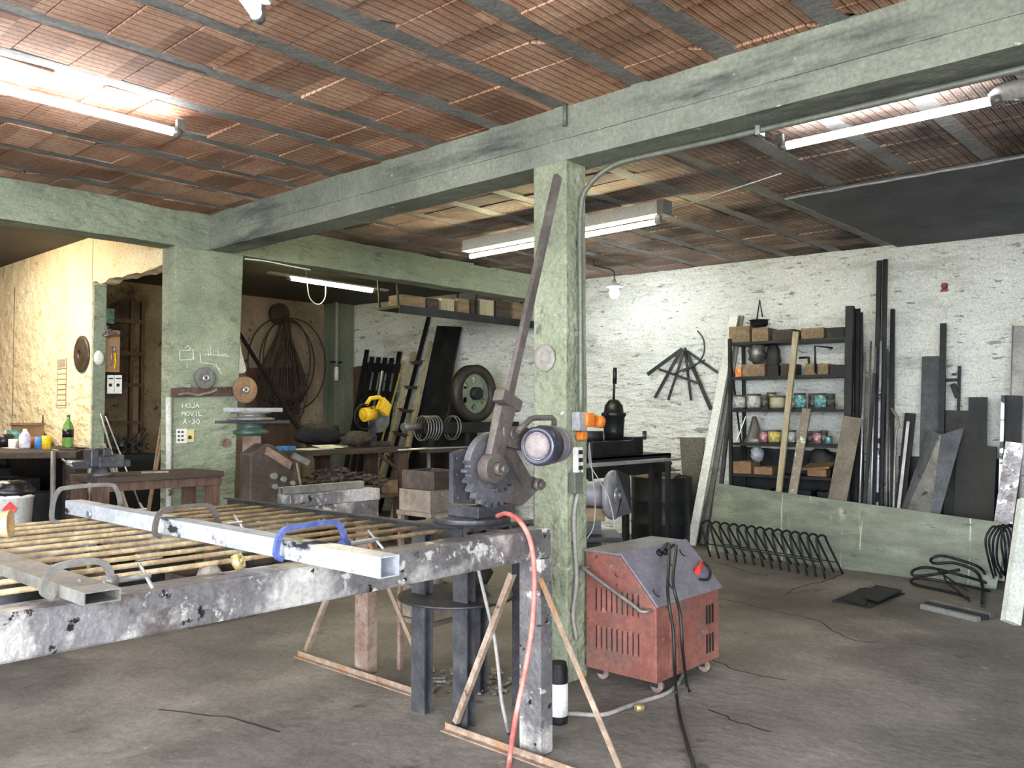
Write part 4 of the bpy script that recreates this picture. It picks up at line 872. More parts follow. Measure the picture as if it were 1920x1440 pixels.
# web plate with six round holes, built as ring sectors around each hole
hb = []
for k in range(6):
    an = 2*math.pi*k/6+.5; hc = c+V((.185*math.cos(an), -.01, .185*math.sin(an)))
    a0, a1 = an-math.pi/6, an+math.pi/6
    outer = [c+V((.272*math.cos(t), -.01, .272*math.sin(t))) for t in [a0+(a1-a0)*i/6 for i in range(7)]]+[c+V((rr_*math.cos(a1), -.01, rr_*math.sin(a1))) for rr_ in (.21, .15)]+[c+V((.08*math.cos(t), -.01, .08*math.sin(t))) for t in [a1+(a0-a1)*i/6 for i in range(7)]]+[c+V((rr_*math.cos(a0), -.01, rr_*math.sin(a0))) for rr_ in (.15, .21)]
    n_ = len(outer); hole = []
    for p_ in outer:
        d_ = (p_-hc).normalized(); hole.append(hc+d_*.042)
    web.add(outer+hole+[p_+V((0, .025, 0)) for p_ in hole], [(i, (i+1) % n_, n_+(i+1) % n_, n_+i) for i in range(n_)]+[(n_+i, n_+(i+1) % n_, 2*n_+(i+1) % n_, 2*n_+i) for i in range(n_)])
ps.append(('flywheel_web', web, wg))
T('flywheel_press', 'black press with a big holed green flywheel by the white wall', 'machine', ps)
S('steel_pipe', 'bent black pipe curving down from the flywheel press', 'pipe', MB().tube(spline([c+V((-.33, .1, -.12)), c+V((-.42, .05, -.28)), c+V((-.6, 0, -.45)), c+V((-.75, 0, -.75)), (c.x-.8, c.y, .9)], 5), .02, 8), black_steel)

# leaning things on the white wall at the back
def wl(u, v, off): return PW(u, v, off)
def floorfoot(A, B):                        # continue the line A->B (top to low) to the floor
    d_ = B-A; return A+d_*(A.z/-d_.z)
def panel(name, label, cat, quad, th, m, group=None, planks=None):
    return S(name, label, cat, MB().prism(quad, V(th)), m, group)
A1, A2 = wl(684, 668, .07), wl(752, 672, .07); B1, B2 = wl(655, 830, .50), wl(728, 830, .50)
F1, F2 = floorfoot(A1, B1), floorfoot(A2, B2)
ps = []
for t in (0, .18, .36, .54, .72, .9):
    a_ = A1.lerp(A2, t); b_ = A1.lerp(A2, t+.095); c_ = F1.lerp(F2, t+.095); d_ = F1.lerp(F2, t)
    if t in (0, .9): a_ = a_+(a_-d_)*.045; b_ = b_+(b_-c_)*.045
    ps.append(('slat', MB().prism([a_, b_, c_, d_], WN*.025), black_steel))
for s_ in (.04, .22, .45): ps.append(('cross_board', MB().prism([A1.lerp(F1, s_), A2.lerp(F2, s_), A2.lerp(F2, s_+.06), A1.lerp(F1, s_+.06)], WN*-.02), black_steel))
T('slatted_panel', 'black slatted panel leaning on the white wall behind the yellow saw', 'panel', ps)
ps = []
r1t, r1b = wl(775, 660, .20), wl(738, 800, .72); r2t, r2b = wl(806, 640, .20), wl(772, 800, .72)
r1b, r2b = floorfoot(r1t, r1b), floorfoot(r2t, r2b)
ps.append(('rail', MB().bar(r1t, r1b, .075, .03, WN), wood_pale)); ps.append(('rail', MB().bar(r2t, r2b, .075, .03, WN), wood_pale))
for s_ in (.06, .21, .345, .48, .62, .76): ps.append(('rung', MB().bar(r1t.lerp(r1b, s_+.01), r2t.lerp(r2b, s_+.06), .05, .024, WN), wood_dark))
T('wooden_ladder', 'pale wooden ladder frame leaning between black panels on the white wall', 'ladder', ps)
A1, A2 = wl(822, 611, .06), wl(866, 613, .06); B1, B2 = wl(782, 800, .50), wl(832, 800, .50)
F1, F2 = floorfoot(A1, B1), floorfoot(A2, B2); ps = []
for k in range(3): ps.append(('plank', MB().prism([A1.lerp(A2, k/3+.008), A1.lerp(A2, (k+1)/3-.008), F1.lerp(F2, (k+1)/3-.008), F1.lerp(F2, k/3+.008)], WN*.035), black_steel))
T('planked_panel', 'tall black panel of three planks leaning on the white wall', 'panel', ps)
A = wl(804, 594, .04); B = wl(772, 720, .16); lean('steel_post', 'narrow black post leaning behind the wooden ladder', 'post', floorfoot(A, B), A, .06, .03, black_steel, WN)
A = wl(757, 676, .13); B = wl(745, 720, .27); lean('wood_batten', 'yellowish thin batten leaning by the black slatted panel', 'batten', floorfoot(A, B), A, .022, .022, M('yellow_batten', ['#a08b4a', '#b9a362']), WN)
A1, A2 = wl(655, 690, .02), wl(690, 684, .02); q = MB().prism([A1, A2, V((A2.x, A2.y, 0)), V((A1.x, A1.y, 0))], WN*.02); S('brown_board', 'brown board standing against the white wall beside the corner column', 'board', q, wood_red)

# hanging shelf behind the far beam
SY0, SY1, SZ = 7.55, 7.95, 2.80
xl = PY(748, 590, SY0).x; xr = wx(7.9)-.03
ps = [('shelf_board', MB().ab((xl, SY0, SZ-.03), (xr, SY1, SZ)), wood_dark), ('front_rail', MB().ab((xl, SY0-.015, SZ-.09), (xr, SY0, SZ+.005)), black_steel)]
for x in (xl+.02, (xl+xr)/2, xr-.05):
    for y in (SY0+.03, SY1-.03): ps.append(('hanger', MB().bar((x-(.05 if x < xl+.1 else 0), y, CZ), (x, y, SZ-.03), .02, .02), black_steel))
T('hanging_shelf', 'dark hanging shelf of wooden boxes behind the far beam', 'shelf', ps)
for k, (u0, u1, v0, m, lab) in enumerate(((752, 797, 551, wood, 'large light wooden box at the left end of the hanging shelf'), (800, 822, 558, wood_dark, 'dark wooden box second from the left on the hanging shelf'), (826, 851, 558, wood_pale, 'pale mottled box third from the left on the hanging shelf'), (857, 879, 559, wood, 'brown wooden box in the middle of the hanging shelf'),
     (882, 897, 560, wood_dark, 'narrow dark box right of the middle of the hanging shelf'), (899, 925, 560, wood_pale, 'pale wooden box near the right end of the hanging shelf'), (929, 956, 563, wood_dark, 'wide dark box beside the right end of the hanging shelf'), (960, 984, 566, wood, 'last brown box on the hanging shelf next to the pillar'))):
    a_ = PY(u0, v0, SY0+.06); b_ = PY(u1, v0, SY0+.06); h_ = max(.08, min(a_.z, b_.z)-SZ-.005)
    crate('wooden_box', lab, ((a_.x+b_.x)/2, SY0+.17, SZ+.001), b_.x-a_.x-.01, .24, h_, m, 0, .012, 'boxes on the hanging shelf')

# coil of wire hoops hung on the back wall
c = PY(533, 600, 11.45); q = []
hook = V((c.x, 11.55, 3.2))
wm = M('rusty_wire', ['#2b2420', '#3a302a', '#4a3e36'], scale=8, rough=.7, metal=.3)
rr = random.Random(12)
ps = [('hanging_disc', MB().cyl((c.x, 11.62, 3.1), (c.x, 11.56, 3.1), .17, n=24), wm)]
for k in range(16):
    w_ = rr.uniform(.1, .46); hgt = rr.uniform(1.25, 1.62); top = V((c.x+rr.uniform(-.05, .05), 11.5, 3.03)); sx = rr.uniform(-.12, .14); yy = 11.4+rr.uniform(-.05, .12)
    if k < 13: P = [top, top+V((-w_*.28+sx*.3, 0, -.25*hgt)), top+V((-w_+sx, 0, -.78*hgt)), top+V((-w_*.75+sx, 0, -.97*hgt)), top+V((sx, 0, -hgt)), top+V((w_*.75+sx, 0, -.97*hgt)), top+V((w_+sx, 0, -.78*hgt)), top+V((w_*.28+sx*.3, 0, -.25*hgt)), top+V((.01, 0, 0))]
    else:
        w_ = rr.uniform(.32, .62); P = [top+V((w_*math.sin(t)+sx, 0, -.62*hgt*(1-math.cos(t))*.72)) for t in [2*math.pi*i/14 for i in range(15)]]
    P = [V((p_.x, yy, p_.z)) for p_ in P]
    ps.append(('wire_loop', MB().tube(spline(P, 4), rr.choice([.008, .011, .016]), 6), wm))
for zz, ww in ((2.05, .34), (1.86, .42), (1.72, .45)): ps.append(('cross_wire', MB().tube(arc((c.x, 11.38, zz+.03), ww*.5, 200, 340, 8, V((1, 0, 0)), V((0, 0, 1))), .009, 6), wm))
T('wire_hoops', 'big bunch of dark wire hoops hanging on the brown back wall', 'wire bunch', ps)
A = PY(447, 622, 11.2); B = PY(490, 692, 10.55); lean('steel_bar', 'dark bar leaning diagonally in the back room beside the pier', 'bar', floorfoot(A, B), A, .05, .03, black_steel)
a_ = PY(443, 632, 7.6); q = MB(); 
P1 = [(425, 632), (449, 634), (453, 660), (462, 694), (458, 699), (425, 702)]; q.prism([PY(u, v, 7.452) for u, v in P1], (0, .01, 0)); S('white_cloth', 'white cloth hanging at the right edge of the green pier', 'cloth', q, paper)
a_ = PY(630, 563, 11.36); 
T('drain_pipe', 'grey pipe with white end running down the corner column', 'pipe', [('pipe', MB().tube([(a_.x-.06, 11.36, a_.z+.02), (a_.x, 11.36, a_.z), (a_.x+.02, 11.36, a_.z-.06), (a_.x+.02, 11.36, 2.3)], .028, 10), M('pipe_grey_green', ['#7d8578', '#949b8e'], rough=.5)), ('pipe_end', MB().cyl((a_.x+.02, 11.36, 2.08), (a_.x+.02, 11.36, 2.3), .034, n=12), white_plastic), ('bracket', MB().box((a_.x+.02, 11.37, 2.38), (.2, .04, .03)), black_steel)])
A1, A2 = PY(462, 690, 11.67), PY(562, 688, 11.67); S('rusty_sheet', 'reddish rusty sheet standing against the brown back wall', 'sheet', MB().prism([A1, A2, V((A2.x, 11.62, 0)), V((A1.x, 11.62, 0))], (0, -.01, 0)), M('red_brown_sheet', ['#40312b', '#523f37', '#61493f'], scale=3, rough=.9))
# fluorescent lamp of the back room, hung on chains
a_ = PY(503, 521, 8.6); b_ = PY(725, 543, 8.6); zl = (a_.z+b_.z)/2-.02
a_ = V((a_.x, 8.6, zl+.02)); b_ = V((b_.x, 8.6, zl))
o = batten('fluorescent_lamp', 'hanging yellow fluorescent lamp of the dark back room', a_+V((.25, 0, 0)), b_-V((.2, 0, 0)), tube_mid, False, .02, extra=[('reflector', MB().bar(a_+V((0, .0, .035)), b_+V((0, 0, .035)), .09, .02), steel_white)])
d_ = (b_-a_).normalized()
q = MB()
for t in (.2, .8): p_ = a_.lerp(b_, t)+V((0, 0, .045)); q.tube([p_, V((p_.x, p_.y, CZ))], .004, 5)
S('lamp_chain', 'pair of thin wires carrying the hanging yellow lamp', 'wire', q, gray_steel)
p_ = a_.lerp(b_, .28); S('cable', 'white flex looping below the hanging yellow lamp', 'cable', MB().tube(spline([p_+V((-.02, 0, .3)), p_+V((0, -.05, 0)), p_+V((.04, -.05, -.2)), p_+V((.16, -.05, -.27)), p_+V((.26, -.05, -.18)), p_+V((.28, -.03, .02))], 5), .006, 6), white_plastic)
# alcove lamp, out of sight above the far beam's edge
area_light('alcove_lamp', (2.2, 9.4, 3.3), (0, math.radians(-20), 0), .3, 1.5, 27, (1, .85, .63))
rr = random.Random(41)
for k in range(6):
    y = 8.35+.42*k; hgt = rr.uniform(.2, .62); w_ = rr.uniform(.25, .38); x_ = 3.0 if k else 3.1
    crate('wooden_box', ['dark open box nearest the end of the shelf under the cluttered workbench', 'second dark box from the end under the cluttered workbench', 'third dark box under the cluttered workbench', 'fourth dark box under the cluttered workbench', 'fifth dark box under the cluttered workbench', 'last dark box under the cluttered workbench by the far end'][k], (x_, y+.35, .4505), .5, w_, hgt, [black_steel, wood_dark][k % 2], 0, .014, 'boxes under the cluttered workbench')  # dark boxes added to darken the space under the bench
# ================================================================ right bay
# long double lamp behind the pillar
a = Z(887, 487, 3.06); b = Z(1226, 406, 3.13); b = V((a.x*.5+b.x*.5, b.y, 3.10)); a = V((b.x, a.y, 3.08)); d_ = (b-a).normalized(); m_ = (a+b)/2
ps = [('housing', MB().prof(a-d_*.04+V((0, 0, .05)), b+d_*.06+V((0, 0, .05)), [(-.06, 0), (.06, 0), (.045, .11), (-.045, .11)]), steel_white, {'bevel': .006})]
for p0, p1 in ((a, m_-d_*.03), (m_+d_*.03, b)):
    ps.append(('tube', MB().cyl(p0+d_*.03, p1-d_*.03, .02, n=14), tube_warm))
    ps.append(('lamp_holder', MB().box(p1+V((0, 0, .02)), (.04, .05, .075)), cap_mat))
ps.append(('end_cap', MB().box(b+d_*.06+V((0, 0, .10)), (.13, .06, .12)), cap_mat)); ps.append(('hanger', MB().tube([m_+V((0, 0, .15)), m_+V((0, 0, .26))], .01, 6), cap_mat))
T('fluorescent_lamp', 'long white housed lamp with two tubes behind the pillar', 'light fixture', ps, 'fluorescent lamps under the ceiling')
S('wire', 'thin pale wire running from the housed lamp along the right bay ceiling', 'wire', MB().tube([b+V((.05, -.06, .09)), V((b.x+.1, b.y-1.0, 3.325))], .005, 5), white_plastic)
# pendant bulb by the white wall
c = D(1152, 549, 10.0); k = D(1146, 505, 10.0); k2 = D(1113, 494, 10.0)
bulb = EM('bulb_glow', '#f4fbff', 60)
ps = [('cord', MB().tube([V((k2.x, k2.y, CZ)), V((k2.x, k2.y, k2.z-.02)), k, V((c.x, c.y, k.z-.04)), V((c.x, c.y, c.z+.14))], .008, 6), black_steel), ('lamp_shade', MB().lathe([(.02, .16), (.03, .11), (.11, .075), (.115, .065), (.028, .10), (.015, .15)], c, n=24, closed=True), M('shade_enamel', ['#b9c0c2', '#cdd3d4'], rough=.4)),
      ('bulb', MB().lathe([(.0, -.065), (.03, -.06), (.052, -.03), (.058, 0), (.05, .03), (.03, .06), (.02, .085)], c, n=20), bulb)]
T('pendant_lamp', 'glowing bare bulb under a small shade by the white wall', 'lamp', ps)
# bracket at the near end of the right bay lamp
p_ = Z(1893, 178, 3.24); ps = [('clear_cover', MB().blob(p_+V((0, -.03, .02)), (.08, .13, .045), .05, 3, 14, 8), white_plastic), ('clip', MB().tube([p_+V((.02, -.02, -.02)), p_+V((.02, -.08, -.04)), p_+V((.02, -.16, -.03))], .01, 6), cap_mat)]
T('lamp_cover', 'pale plastic end cover at the near end of the right bay lamp', 'lamp cover', ps)
# conduit on pillar and beam
q = MB().tube(spline([(3.985, 3.045, 1.50), (3.985, 3.045, 2.2), (3.985, 3.045, 2.72), (3.99, 2.99, 2.88), (4.02, 2.83, 2.98), (4.06, 2.6, 3.003), (4.08, 2.2, 3.006), (4.09, 1, 3.006), (4.09, -2.5, 3.006)], 5), .016, 9)
bk = MB(); [bk.ab((4.06, y, 2.98), (4.12, y+.025, 3.03)) for y in (1.95,)]
bk2 = MB().ab((3.955, 3.045, 2.0), (4.012, 3.07, 2.03))
T('conduit', 'grey conduit bending from the pillar along the underside of the long beam', 'conduit', [('pipe', q, M('conduit_grey', ['#5f6258', '#72766b'], rough=.45, metal=.2)), ('beam_clip', bk, cap_mat), ('pillar_clip', bk2, cap_mat)])
p_ = PX(1060, 210, 3.866); S('pipe_stub', 'short pale pipe stub on the face of the long beam above the pillar', 'pipe', MB().tube([p_+V((0, .0, .085)), p_+V((-.005, 0, -.085))], .012, 8), MATS['conduit_grey'])
c = PX(1021, 671, 3.872); S('round_plate', 'round concentric plate fixed on the pillar face', 'plate', MB().lathe([(.01, 0), (.082, 0), (.08, .006), (.05, .01), (.045, .004), (.03, .012), (.012, .018)], c, (-1, 0, 0), 28), M('plate_grey', ['#8b8780', '#a39f97'], rough=.6))
# orange plug unit and sockets on the pillar
yf = 3.062
a_ = PY(1078, 790, yf)
ps = [('box', MB().box((a_.x, yf-.03, a_.z), (.07, .06, .11)), M('plug_grey', ['#8f8f93', '#a5a5a8'], rough=.5), {'bevel': .006}), ('orange_plug', MB().box((a_.x+.055, yf-.045, a_.z+.01), (.075, .07, .085)), orange_p, {'bevel': .012}), ('plug_knob', MB().cyl((a_.x+.12, yf-.06, a_.z), (a_.x+.165, yf-.075, a_.z-.005), .036, n=16), orange_p), ('lower_tip', MB().box((a_.x+.02, yf-.035, a_.z-.085), (.055, .05, .05)), orange_p, {'bevel': .01})]
T('plug_unit', 'grey and orange plug unit on the pillar beside the motor', 'plug', ps)
a_ = PY(1079, 862, yf); ps = [('strip', MB().box((a_.x, yf-.018, a_.z), (.06, .036, .15)), white_plastic, {'bevel': .005})]
for k in (-1, 0, 1): ps.append(('outlet', MB().box((a_.x, yf-.038, a_.z+.045*k), (.035, .006, .024)), black_plastic))
T('socket_strip', 'white socket strip with dark outlets on the pillar below the orange plug', 'socket', ps)
a_ = PY(1073, 905, yf); S('junction_box', 'small grey junction box on the pillar under the socket strip', 'box', MB().box((a_.x, yf-.025, a_.z), (.075, .05, .12)), MATS['conduit_grey'], bevel=.005)
q = MB().tube(spline([(a_.x+.02, yf-.02, a_.z+.2), (a_.x+.03, yf-.03, a_.z), (a_.x-.01, yf-.02, a_.z-.2), (a_.x+.0, yf-.03, .6), (a_.x-.02, yf-.02, .4), (a_.x+.0, yf-.03, .25)], 5), .012, 8)
S('cable', 'dark cable running down the pillar below the junction box', 'cable', q, grey_hose)
for k, (pts, lab) in enumerate(((((1105, 830), (1108, 862), (1112, 900), (1116, 950), (1112, 990), (1100, 1010)), 'left pale cable hanging in the gap right of the pillar'), (((1104, 835), (1106, 870), (1120, 895), (1140, 930), (1150, 970), (1152, 990)), 'right pale cable slanting towards the grinding wheel'))):
    S('cable', lab, 'cable', MB().tube(spline([D(u, v, 4.95) for u, v in pts], 5), .0036, 6), grey_hose)

# dark bench with vessel and rails, right of the pillar
BZ2 = 1.12
ps = [('bench_top', MB().ab((6.3, 4.92, BZ2-.2), (8.04, 4.94, BZ2)).ab((6.3, 4.92, BZ2-.02), (8.04, 5.5, BZ2)), black_steel)]
for x, y in ((6.4, 5.0), (7.9, 5.0), (7.9, 5.42), (6.4, 5.42)): ps.append(('leg', MB().ab((x-.03, y-.03, 0), (x+.03, y+.03, BZ2-.02)), black_steel))
T('steel_bench', 'black steel bench with deep front channel right of the pillar', 'bench', ps)
for k, lab in enumerate(('upper bright rail lying on brackets before the black bench', 'lower bright rail lying on brackets before the black bench')):
    S('steel_rail', lab, 'rail', MB().bar((5.9, 4.80-.09*k, 1.07-.0*k), (7.75+.1*k, 4.80-.09*k, 1.07), .05, .025), bare)
ps = [('cross_bar', MB().ab((7.5, 4.6, 1.03), (7.54, 4.88, 1.055)), black_steel), ('leg', MB().ab((7.5, 4.62, 0), (7.54, 4.66, 1.03)), black_steel), ('leg', MB().ab((7.5, 4.82, 0), (7.54, 4.86, 1.03)), black_steel)]
T('roller_stand', 'thin black stand carrying the right ends of the bright rails', 'stand', ps)
ps = [('cross_bar', MB().ab((6.2, 4.6, 1.03), (6.24, 4.88, 1.055)), black_steel), ('leg', MB().ab((6.2, 4.62, 0), (6.24, 4.66, 1.03)), black_steel), ('leg', MB().ab((6.2, 4.82, 0), (6.24, 4.86, 1.03)), black_steel)]
T('roller_stand', 'thin black stand carrying the left ends of the bright rails', 'stand', ps)
p_ = V((7.2, 5.2, BZ2)); blk = M('black_enamel', ['#121416', '#1a1d20', '#24282b'], scale=4, rough=.35, metal=.2)
vz = 1.31
ps = [('machine_block', MB().box((p_.x-.1, p_.y, BZ2+.075), (.75, .4, .15)), black_steel, {'bevel': .01}), ('side_block', MB().box((p_.x+.40, p_.y, BZ2+.09), (.2, .3, .18)), black_steel, {'bevel': .01}), ('turret', MB().cyl((p_.x-.25, p_.y, BZ2+.15), (p_.x-.25, p_.y, BZ2+.25), .14, n=20), black_steel),
      ('vessel', MB().lathe([(.10, BZ2+.15), (.105, vz+.05), (.115, vz+.2), (.13, vz+.215), (.13, vz+.245), (.105, vz+.25), (.095, vz+.32), (.06, vz+.37), (.04, vz+.385)], (p_.x+.17, p_.y, 0), n=24), blk, {'subs': [('lug', MB().box((p_.x+.17, p_.y, vz+.23), (.33, .05, .03)), blk)]}),
      ('lever', MB().cyl((p_.x+.17, p_.y, vz+.38), (p_.x+.19, p_.y, vz+.68), .013, n=8).cyl((p_.x+.19, p_.y, vz+.55), (p_.x+.195, p_.y, vz+.72), .022, n=8), blk)]
T('press_vessel', 'black domed vessel with upright lever on the black bench', 'machine', ps)
# bench grinder with big disc on its post
c = D(1150, 928, 5.75); n_ = (FH*-.47+RT*.88).normalized()
gr = M('grinder_grey', ['#6b6b70', '#85858b', '#98989e'], scale=5, rough=.5, metal=.2)
ps = [('wheel', MB().lathe([(.02, -.02), (.16, -.02), (.165, -.01), (.165, .01), (.155, .02), (.055, .025), (.05, .012), (.02, .012)], c, n_, 36, True), gr), ('flange', MB().cyl(c+n_*.02, c+n_*.035, .055, n=20), bare), ('arbor_nut', MB().cyl(c+n_*.035, c+n_*.06, .024, n=6), gray_steel),
      ('guard', MB().prism([c+n_*.022+V((0, 0, -.15)), c+n_*.022+RT*.10+V((0, 0, -.12)), c+n_*.022+RT*.10+FH*.05+V((0, 0, .12)), c+n_*.022+V((0, 0, .17)), c+n_*.022+V((0, 0, .06))]+[c+n_*.022+RT*.045+V((0, 0, -.0))], FH*.09), black_steel),
      ('motor_body', MB().cyl(c-n_*.03, c-n_*.30, .085, n=20), gr), ('wood_block', MB().box(c-n_*.18+V((0, 0, -.13)), (.24, .2, .085), YAW), wood), ('post', MB().box((c.x-n_.x*.16, c.y-n_.y*.16, (c.z-.175)/2), (.12, .12, c.z-.175), YAW), dark_steel), ('shelf', MB().box(c-n_*.12+V((0, 0, -.28)), (.40, .3, .03), YAW), dark_steel)]
T('bench_grinder', 'bench grinder with one big grey disc on a post right of the pillar', 'grinder', ps)
# oil drum with boards
dc = V((8.80, 5.52, 0)); drum('oil_drum', 'black oil drum with boards on top against the white wall', dc, .36, .80, drum_black)
q = MB().prism([(8.42, 5.62, .802), (8.5, 5.18, .802), (9.12, 5.45, .802), (9.08, 5.80, .802)], (0, 0, .02)); S('board', 'brown board lying over the black oil drum', 'board', q, wood)
S('board', 'dark narrow board on the brown board over the drum', 'board', MB().bar((8.5, 5.3, .834), (9.0, 5.62, .834), .10, .022), wood_dark)
rr = random.Random(14); q = MB()
for k in range(14): c_ = V((8.78+rr.uniform(-.2, .2), 5.5+rr.uniform(-.12, .12), .855+rr.uniform(0, .05))); d_ = V((rr.uniform(-1, 1), rr.uniform(-1, 1), rr.uniform(-.1, .3)))*.07; q.bar(c_-d_, c_+d_, .03, .014)
S('offcut_heap', 'small heap of metal offcuts on the drum boards', 'scrap', q, iron_dark, kind='stuff')
a1, a2 = PW(1275, 820, .03), PW(1321, 820, .03); b1, b2 = PW(1281, 905, .055), PW(1318, 905, .055)
f1, f2 = floorfoot(a1, b1), floorfoot(a2, b2)
S('mesh_sheet', 'grey perforated mesh panel leaning on the white wall behind the oil drum', 'panel', MB().prism([a1, a2, f2, f1], WN*.012), M('mesh_grey', ['#4c4a44', '#67645d', '#827e76'], scale=70, detail=2, rough=.7, metal=.3))
p_ = PW(1209, 816, .0); T('wall_socket', 'small dark socket low on the white wall above the drum', 'socket', [('socket_plate', MB().bar(p_+V((0, 0, -.055)), p_+V((0, 0, .055)), .05, .03, WN), M('socket_brown', ['#2d2420', '#3b302a'])), ('screw_cap', MB().cyl(p_+WN*.015, p_+WN*.022, .014, n=10), bare)])
# starburst of flat bars hung on the wall
ps = []
for k, (u0, v0, u1, v1, w_, o_) in enumerate(((1278, 655, 1214, 702, .045, .05), (1279, 653, 1228, 746, .04, .07), (1283, 657, 1253, 750, .03, .09), (1284, 652, 1296, 751, .03, .06), (1288, 658, 1345, 698, .03, .05), (1287, 660, 1333, 768, .045, .04), (1235, 692, 1311, 719, .03, .10), (1262, 702, 1322, 675, .02, .11))):
    o_ += .02
    ps.append(('flat_bar', MB().bar(PW(u0, v0, o_), PW(u1, v1, o_), w_, .012, WN), dark_steel))
ps.append(('curved_blade', MB().rib(spline([PW(u, v, .08) for u, v in ((1308, 620), (1318, 634), (1321, 650), (1319, 665), (1311, 678), (1300, 688), (1280, 698))], 4), .012, .022, WN), dark_steel))
ps.append(('hook', MB().cyl(PW(1284, 655, .004), PW(1284, 655, .15), .01, n=8), black_steel))
T('flat_bar_bunch', 'bunch of dark flat bars with a sickle shaped one hanging on the white wall', 'bars', ps)

# ---------------------------------------------------------------- steel shelving on the right wall
def ws(p): return (p-W0).dot(WD)
def WS(s, off, z): return W0+WD*s+WN*off+V((0, 0, z))
s0, s1 = ws(PW(1369, 640, .45)), ws(PW(1592, 630, .45)); OF, OB = .46, .06
SH = [2.355, 1.965, 1.595, 1.215, .87, .45]
ps = []
for s in (s0, s1):
    for off in (OF, OB): ps.append(('upright', MB().bar(WS(s, off, 0), WS(s, off, 2.40 if s == s0 else 2.55), .035, .035, WN), black_steel))
for z in SH: ps.append(('shelf_board', MB().hexa([WS(s0, OF, z-.03), WS(s1, OF, z-.03), WS(s1, OB, z-.03), WS(s0, OB, z-.03), WS(s0, OF, z), WS(s1, OF, z), WS(s1, OB, z), WS(s0, OB, z)]), black_steel))
ps.append(('side_brace', MB().bar(WS(s0-.005, OF, 2.3), WS(s0-.005, OB, .9), .02, .01), black_steel))
T('shelving_rack', 'black steel shelving rack with boxes and paint tins on the white wall', 'shelf', ps)
def spu(u, v, off=.40): return ws(PW(u, v, off))
def onrack(u0, u1, v0, z, off=.42, dp_=.28):       # box on a shelf seen between u0..u1 with its top at v0
    a_, b_ = spu(u0, v0, off), spu(u1, v0, off); h = max(.05, PW((u0+u1)/2, v0, off).z-z); return (a_+b_)/2, b_-a_, h
RZ = math.atan2(WD.y, WD.x)
for (u0, u1, v0, m, lab) in ((1366, 1406, 612, wood, 'left worn wooden box on the top of the rack'), (1409, 1441, 615, wood, 'second wooden box from the left on top of the rack'), (1447, 1489, 618, wood_dark, 'dark wooden box on top of the rack left of the tall batten'), (1501, 1545, 615, wood, 'wooden box on top of the rack right of the tall batten'), (1549, 1583, 614, black_steel, 'black box at the right end of the rack top')):
    s_, w_, h_ = onrack(u0, u1, v0, SH[0]); crate('wooden_box', lab, WS(s_, .27, SH[0]+.001), w_-.01, .3, h_, m, RZ, .012, 'boxes on the steel rack')
for (u0, u1, v0, m, lab) in ((1391, 1434, 683, wood, 'wooden box on the second shelf beside the orange packet'), (1438, 1460, 685, black_steel, 'black tin box on the second shelf of the rack'), (1463, 1486, 682, wood_dark, 'dark wooden box on the second shelf left of the tall batten'), (1509, 1530, 682, wood, 'reddish wooden box on the second shelf right of the tall batten'), (1532, 1553, 682, wood, 'reddish wooden box right of centre on the second shelf under the bent rod'), (1556, 1586, 684, black_steel, 'black box at the right end of the second shelf')):
    s_, w_, h_ = onrack(u0, u1, v0, SH[1]); crate('wooden_box', lab, WS(s_, .27, SH[1]+.001), w_-.008, .3, h_, m, RZ, .012, 'boxes on the steel rack')
s_ = spu(1385, 690); S('packet', 'orange and white packet at the left end of the second shelf', 'packet', MB().box(WS(s_, .36, SH[1]+.056), (.07, .1, .11), RZ), M('orange_print', ['#c8642a', '#e08a4c', '#efc7a5'], scale=18))
s_ = spu(1410, 668); S('bag', 'silvery plastic bag heaped in the box on the second shelf', 'bag', MB().blob(WS(s_+.0, .24, SH[1]+.27), (.10, .10, .13), .22, 5, 14, 9), M('silver_foil', ['#3e3e3c', '#6d6d6a', '#a5a5a1'], scale=9, rough=.4, metal=.4))
s_ = spu(1430, 670); S('bag', 'dark sack standing beside the silvery bag on the second shelf', 'bag', MB().blob(WS(s_+.05, .2, SH[1]+.21), (.08, .08, .17), .18, 6, 14, 9), MATS['dark_lump'])
s_ = spu(1411, 602); T('brush_pot', 'black pot with a tall bent strip on top of the rack', 'pot', [('pot', MB().lathe([(.08, 0), (.1, .02), (.1, .07), (.12, .075)], WS(s_, .2, SH[0]+.19), n=16), black_steel), ('strip', MB().tube([WS(s_-.03, .2, SH[0]+.25), WS(s_+.01, .2, SH[0]+.50), WS(s_+.04, .2, SH[0]+.3)], .01, 6), iron_dark)])
S('bent_rod', 'black bent rod frame standing in the boxes of the second shelf', 'rod', MB().tube([WS(spu(1531, 700), .44, SH[1]+.02), WS(spu(1531, 700), .44, SH[1]+.31), WS(spu(1562, 700), .40, SH[1]+.28)], .012, 7), black_steel)
S('steel_bracket', 'black bent bracket in the box behind the tall batten on the second shelf', 'bracket', MB().tube([WS(spu(1490, 700), .25, SH[1]+.2), WS(spu(1508, 700), .25, SH[1]+.2), WS(spu(1509, 700), .25, SH[1]+.08)], .015, 7), black_steel)
print_white = M('printed_white', ['#4d4c4a', '#b9b9b4', '#d8d8d4'], scale=20, rough=.5)
steel_tin = M('tin_grey', ['#5d5c58', '#7d7c78'], scale=6, rough=.4, metal=.5)
print_teal = M('printed_teal', ['#23484c', '#5d9a9a', '#cfd6d0'], scale=22, rough=.5)
print_yel = M('printed_yellow', ['#4d5c4a', '#c9b554', '#ded9c6'], scale=20, rough=.5)
print_pink = M('printed_pink', ['#4d2d33', '#a96f78', '#d6cccb'], scale=22, rough=.5)
print_dark = M('printed_dark', ['#1d1d1c', '#3d3b38', '#777571'], scale=22, rough=.5)
cream_tin = M('cream_tin', ['#a59f88', '#bdb79f'], scale=5, rough=.5)
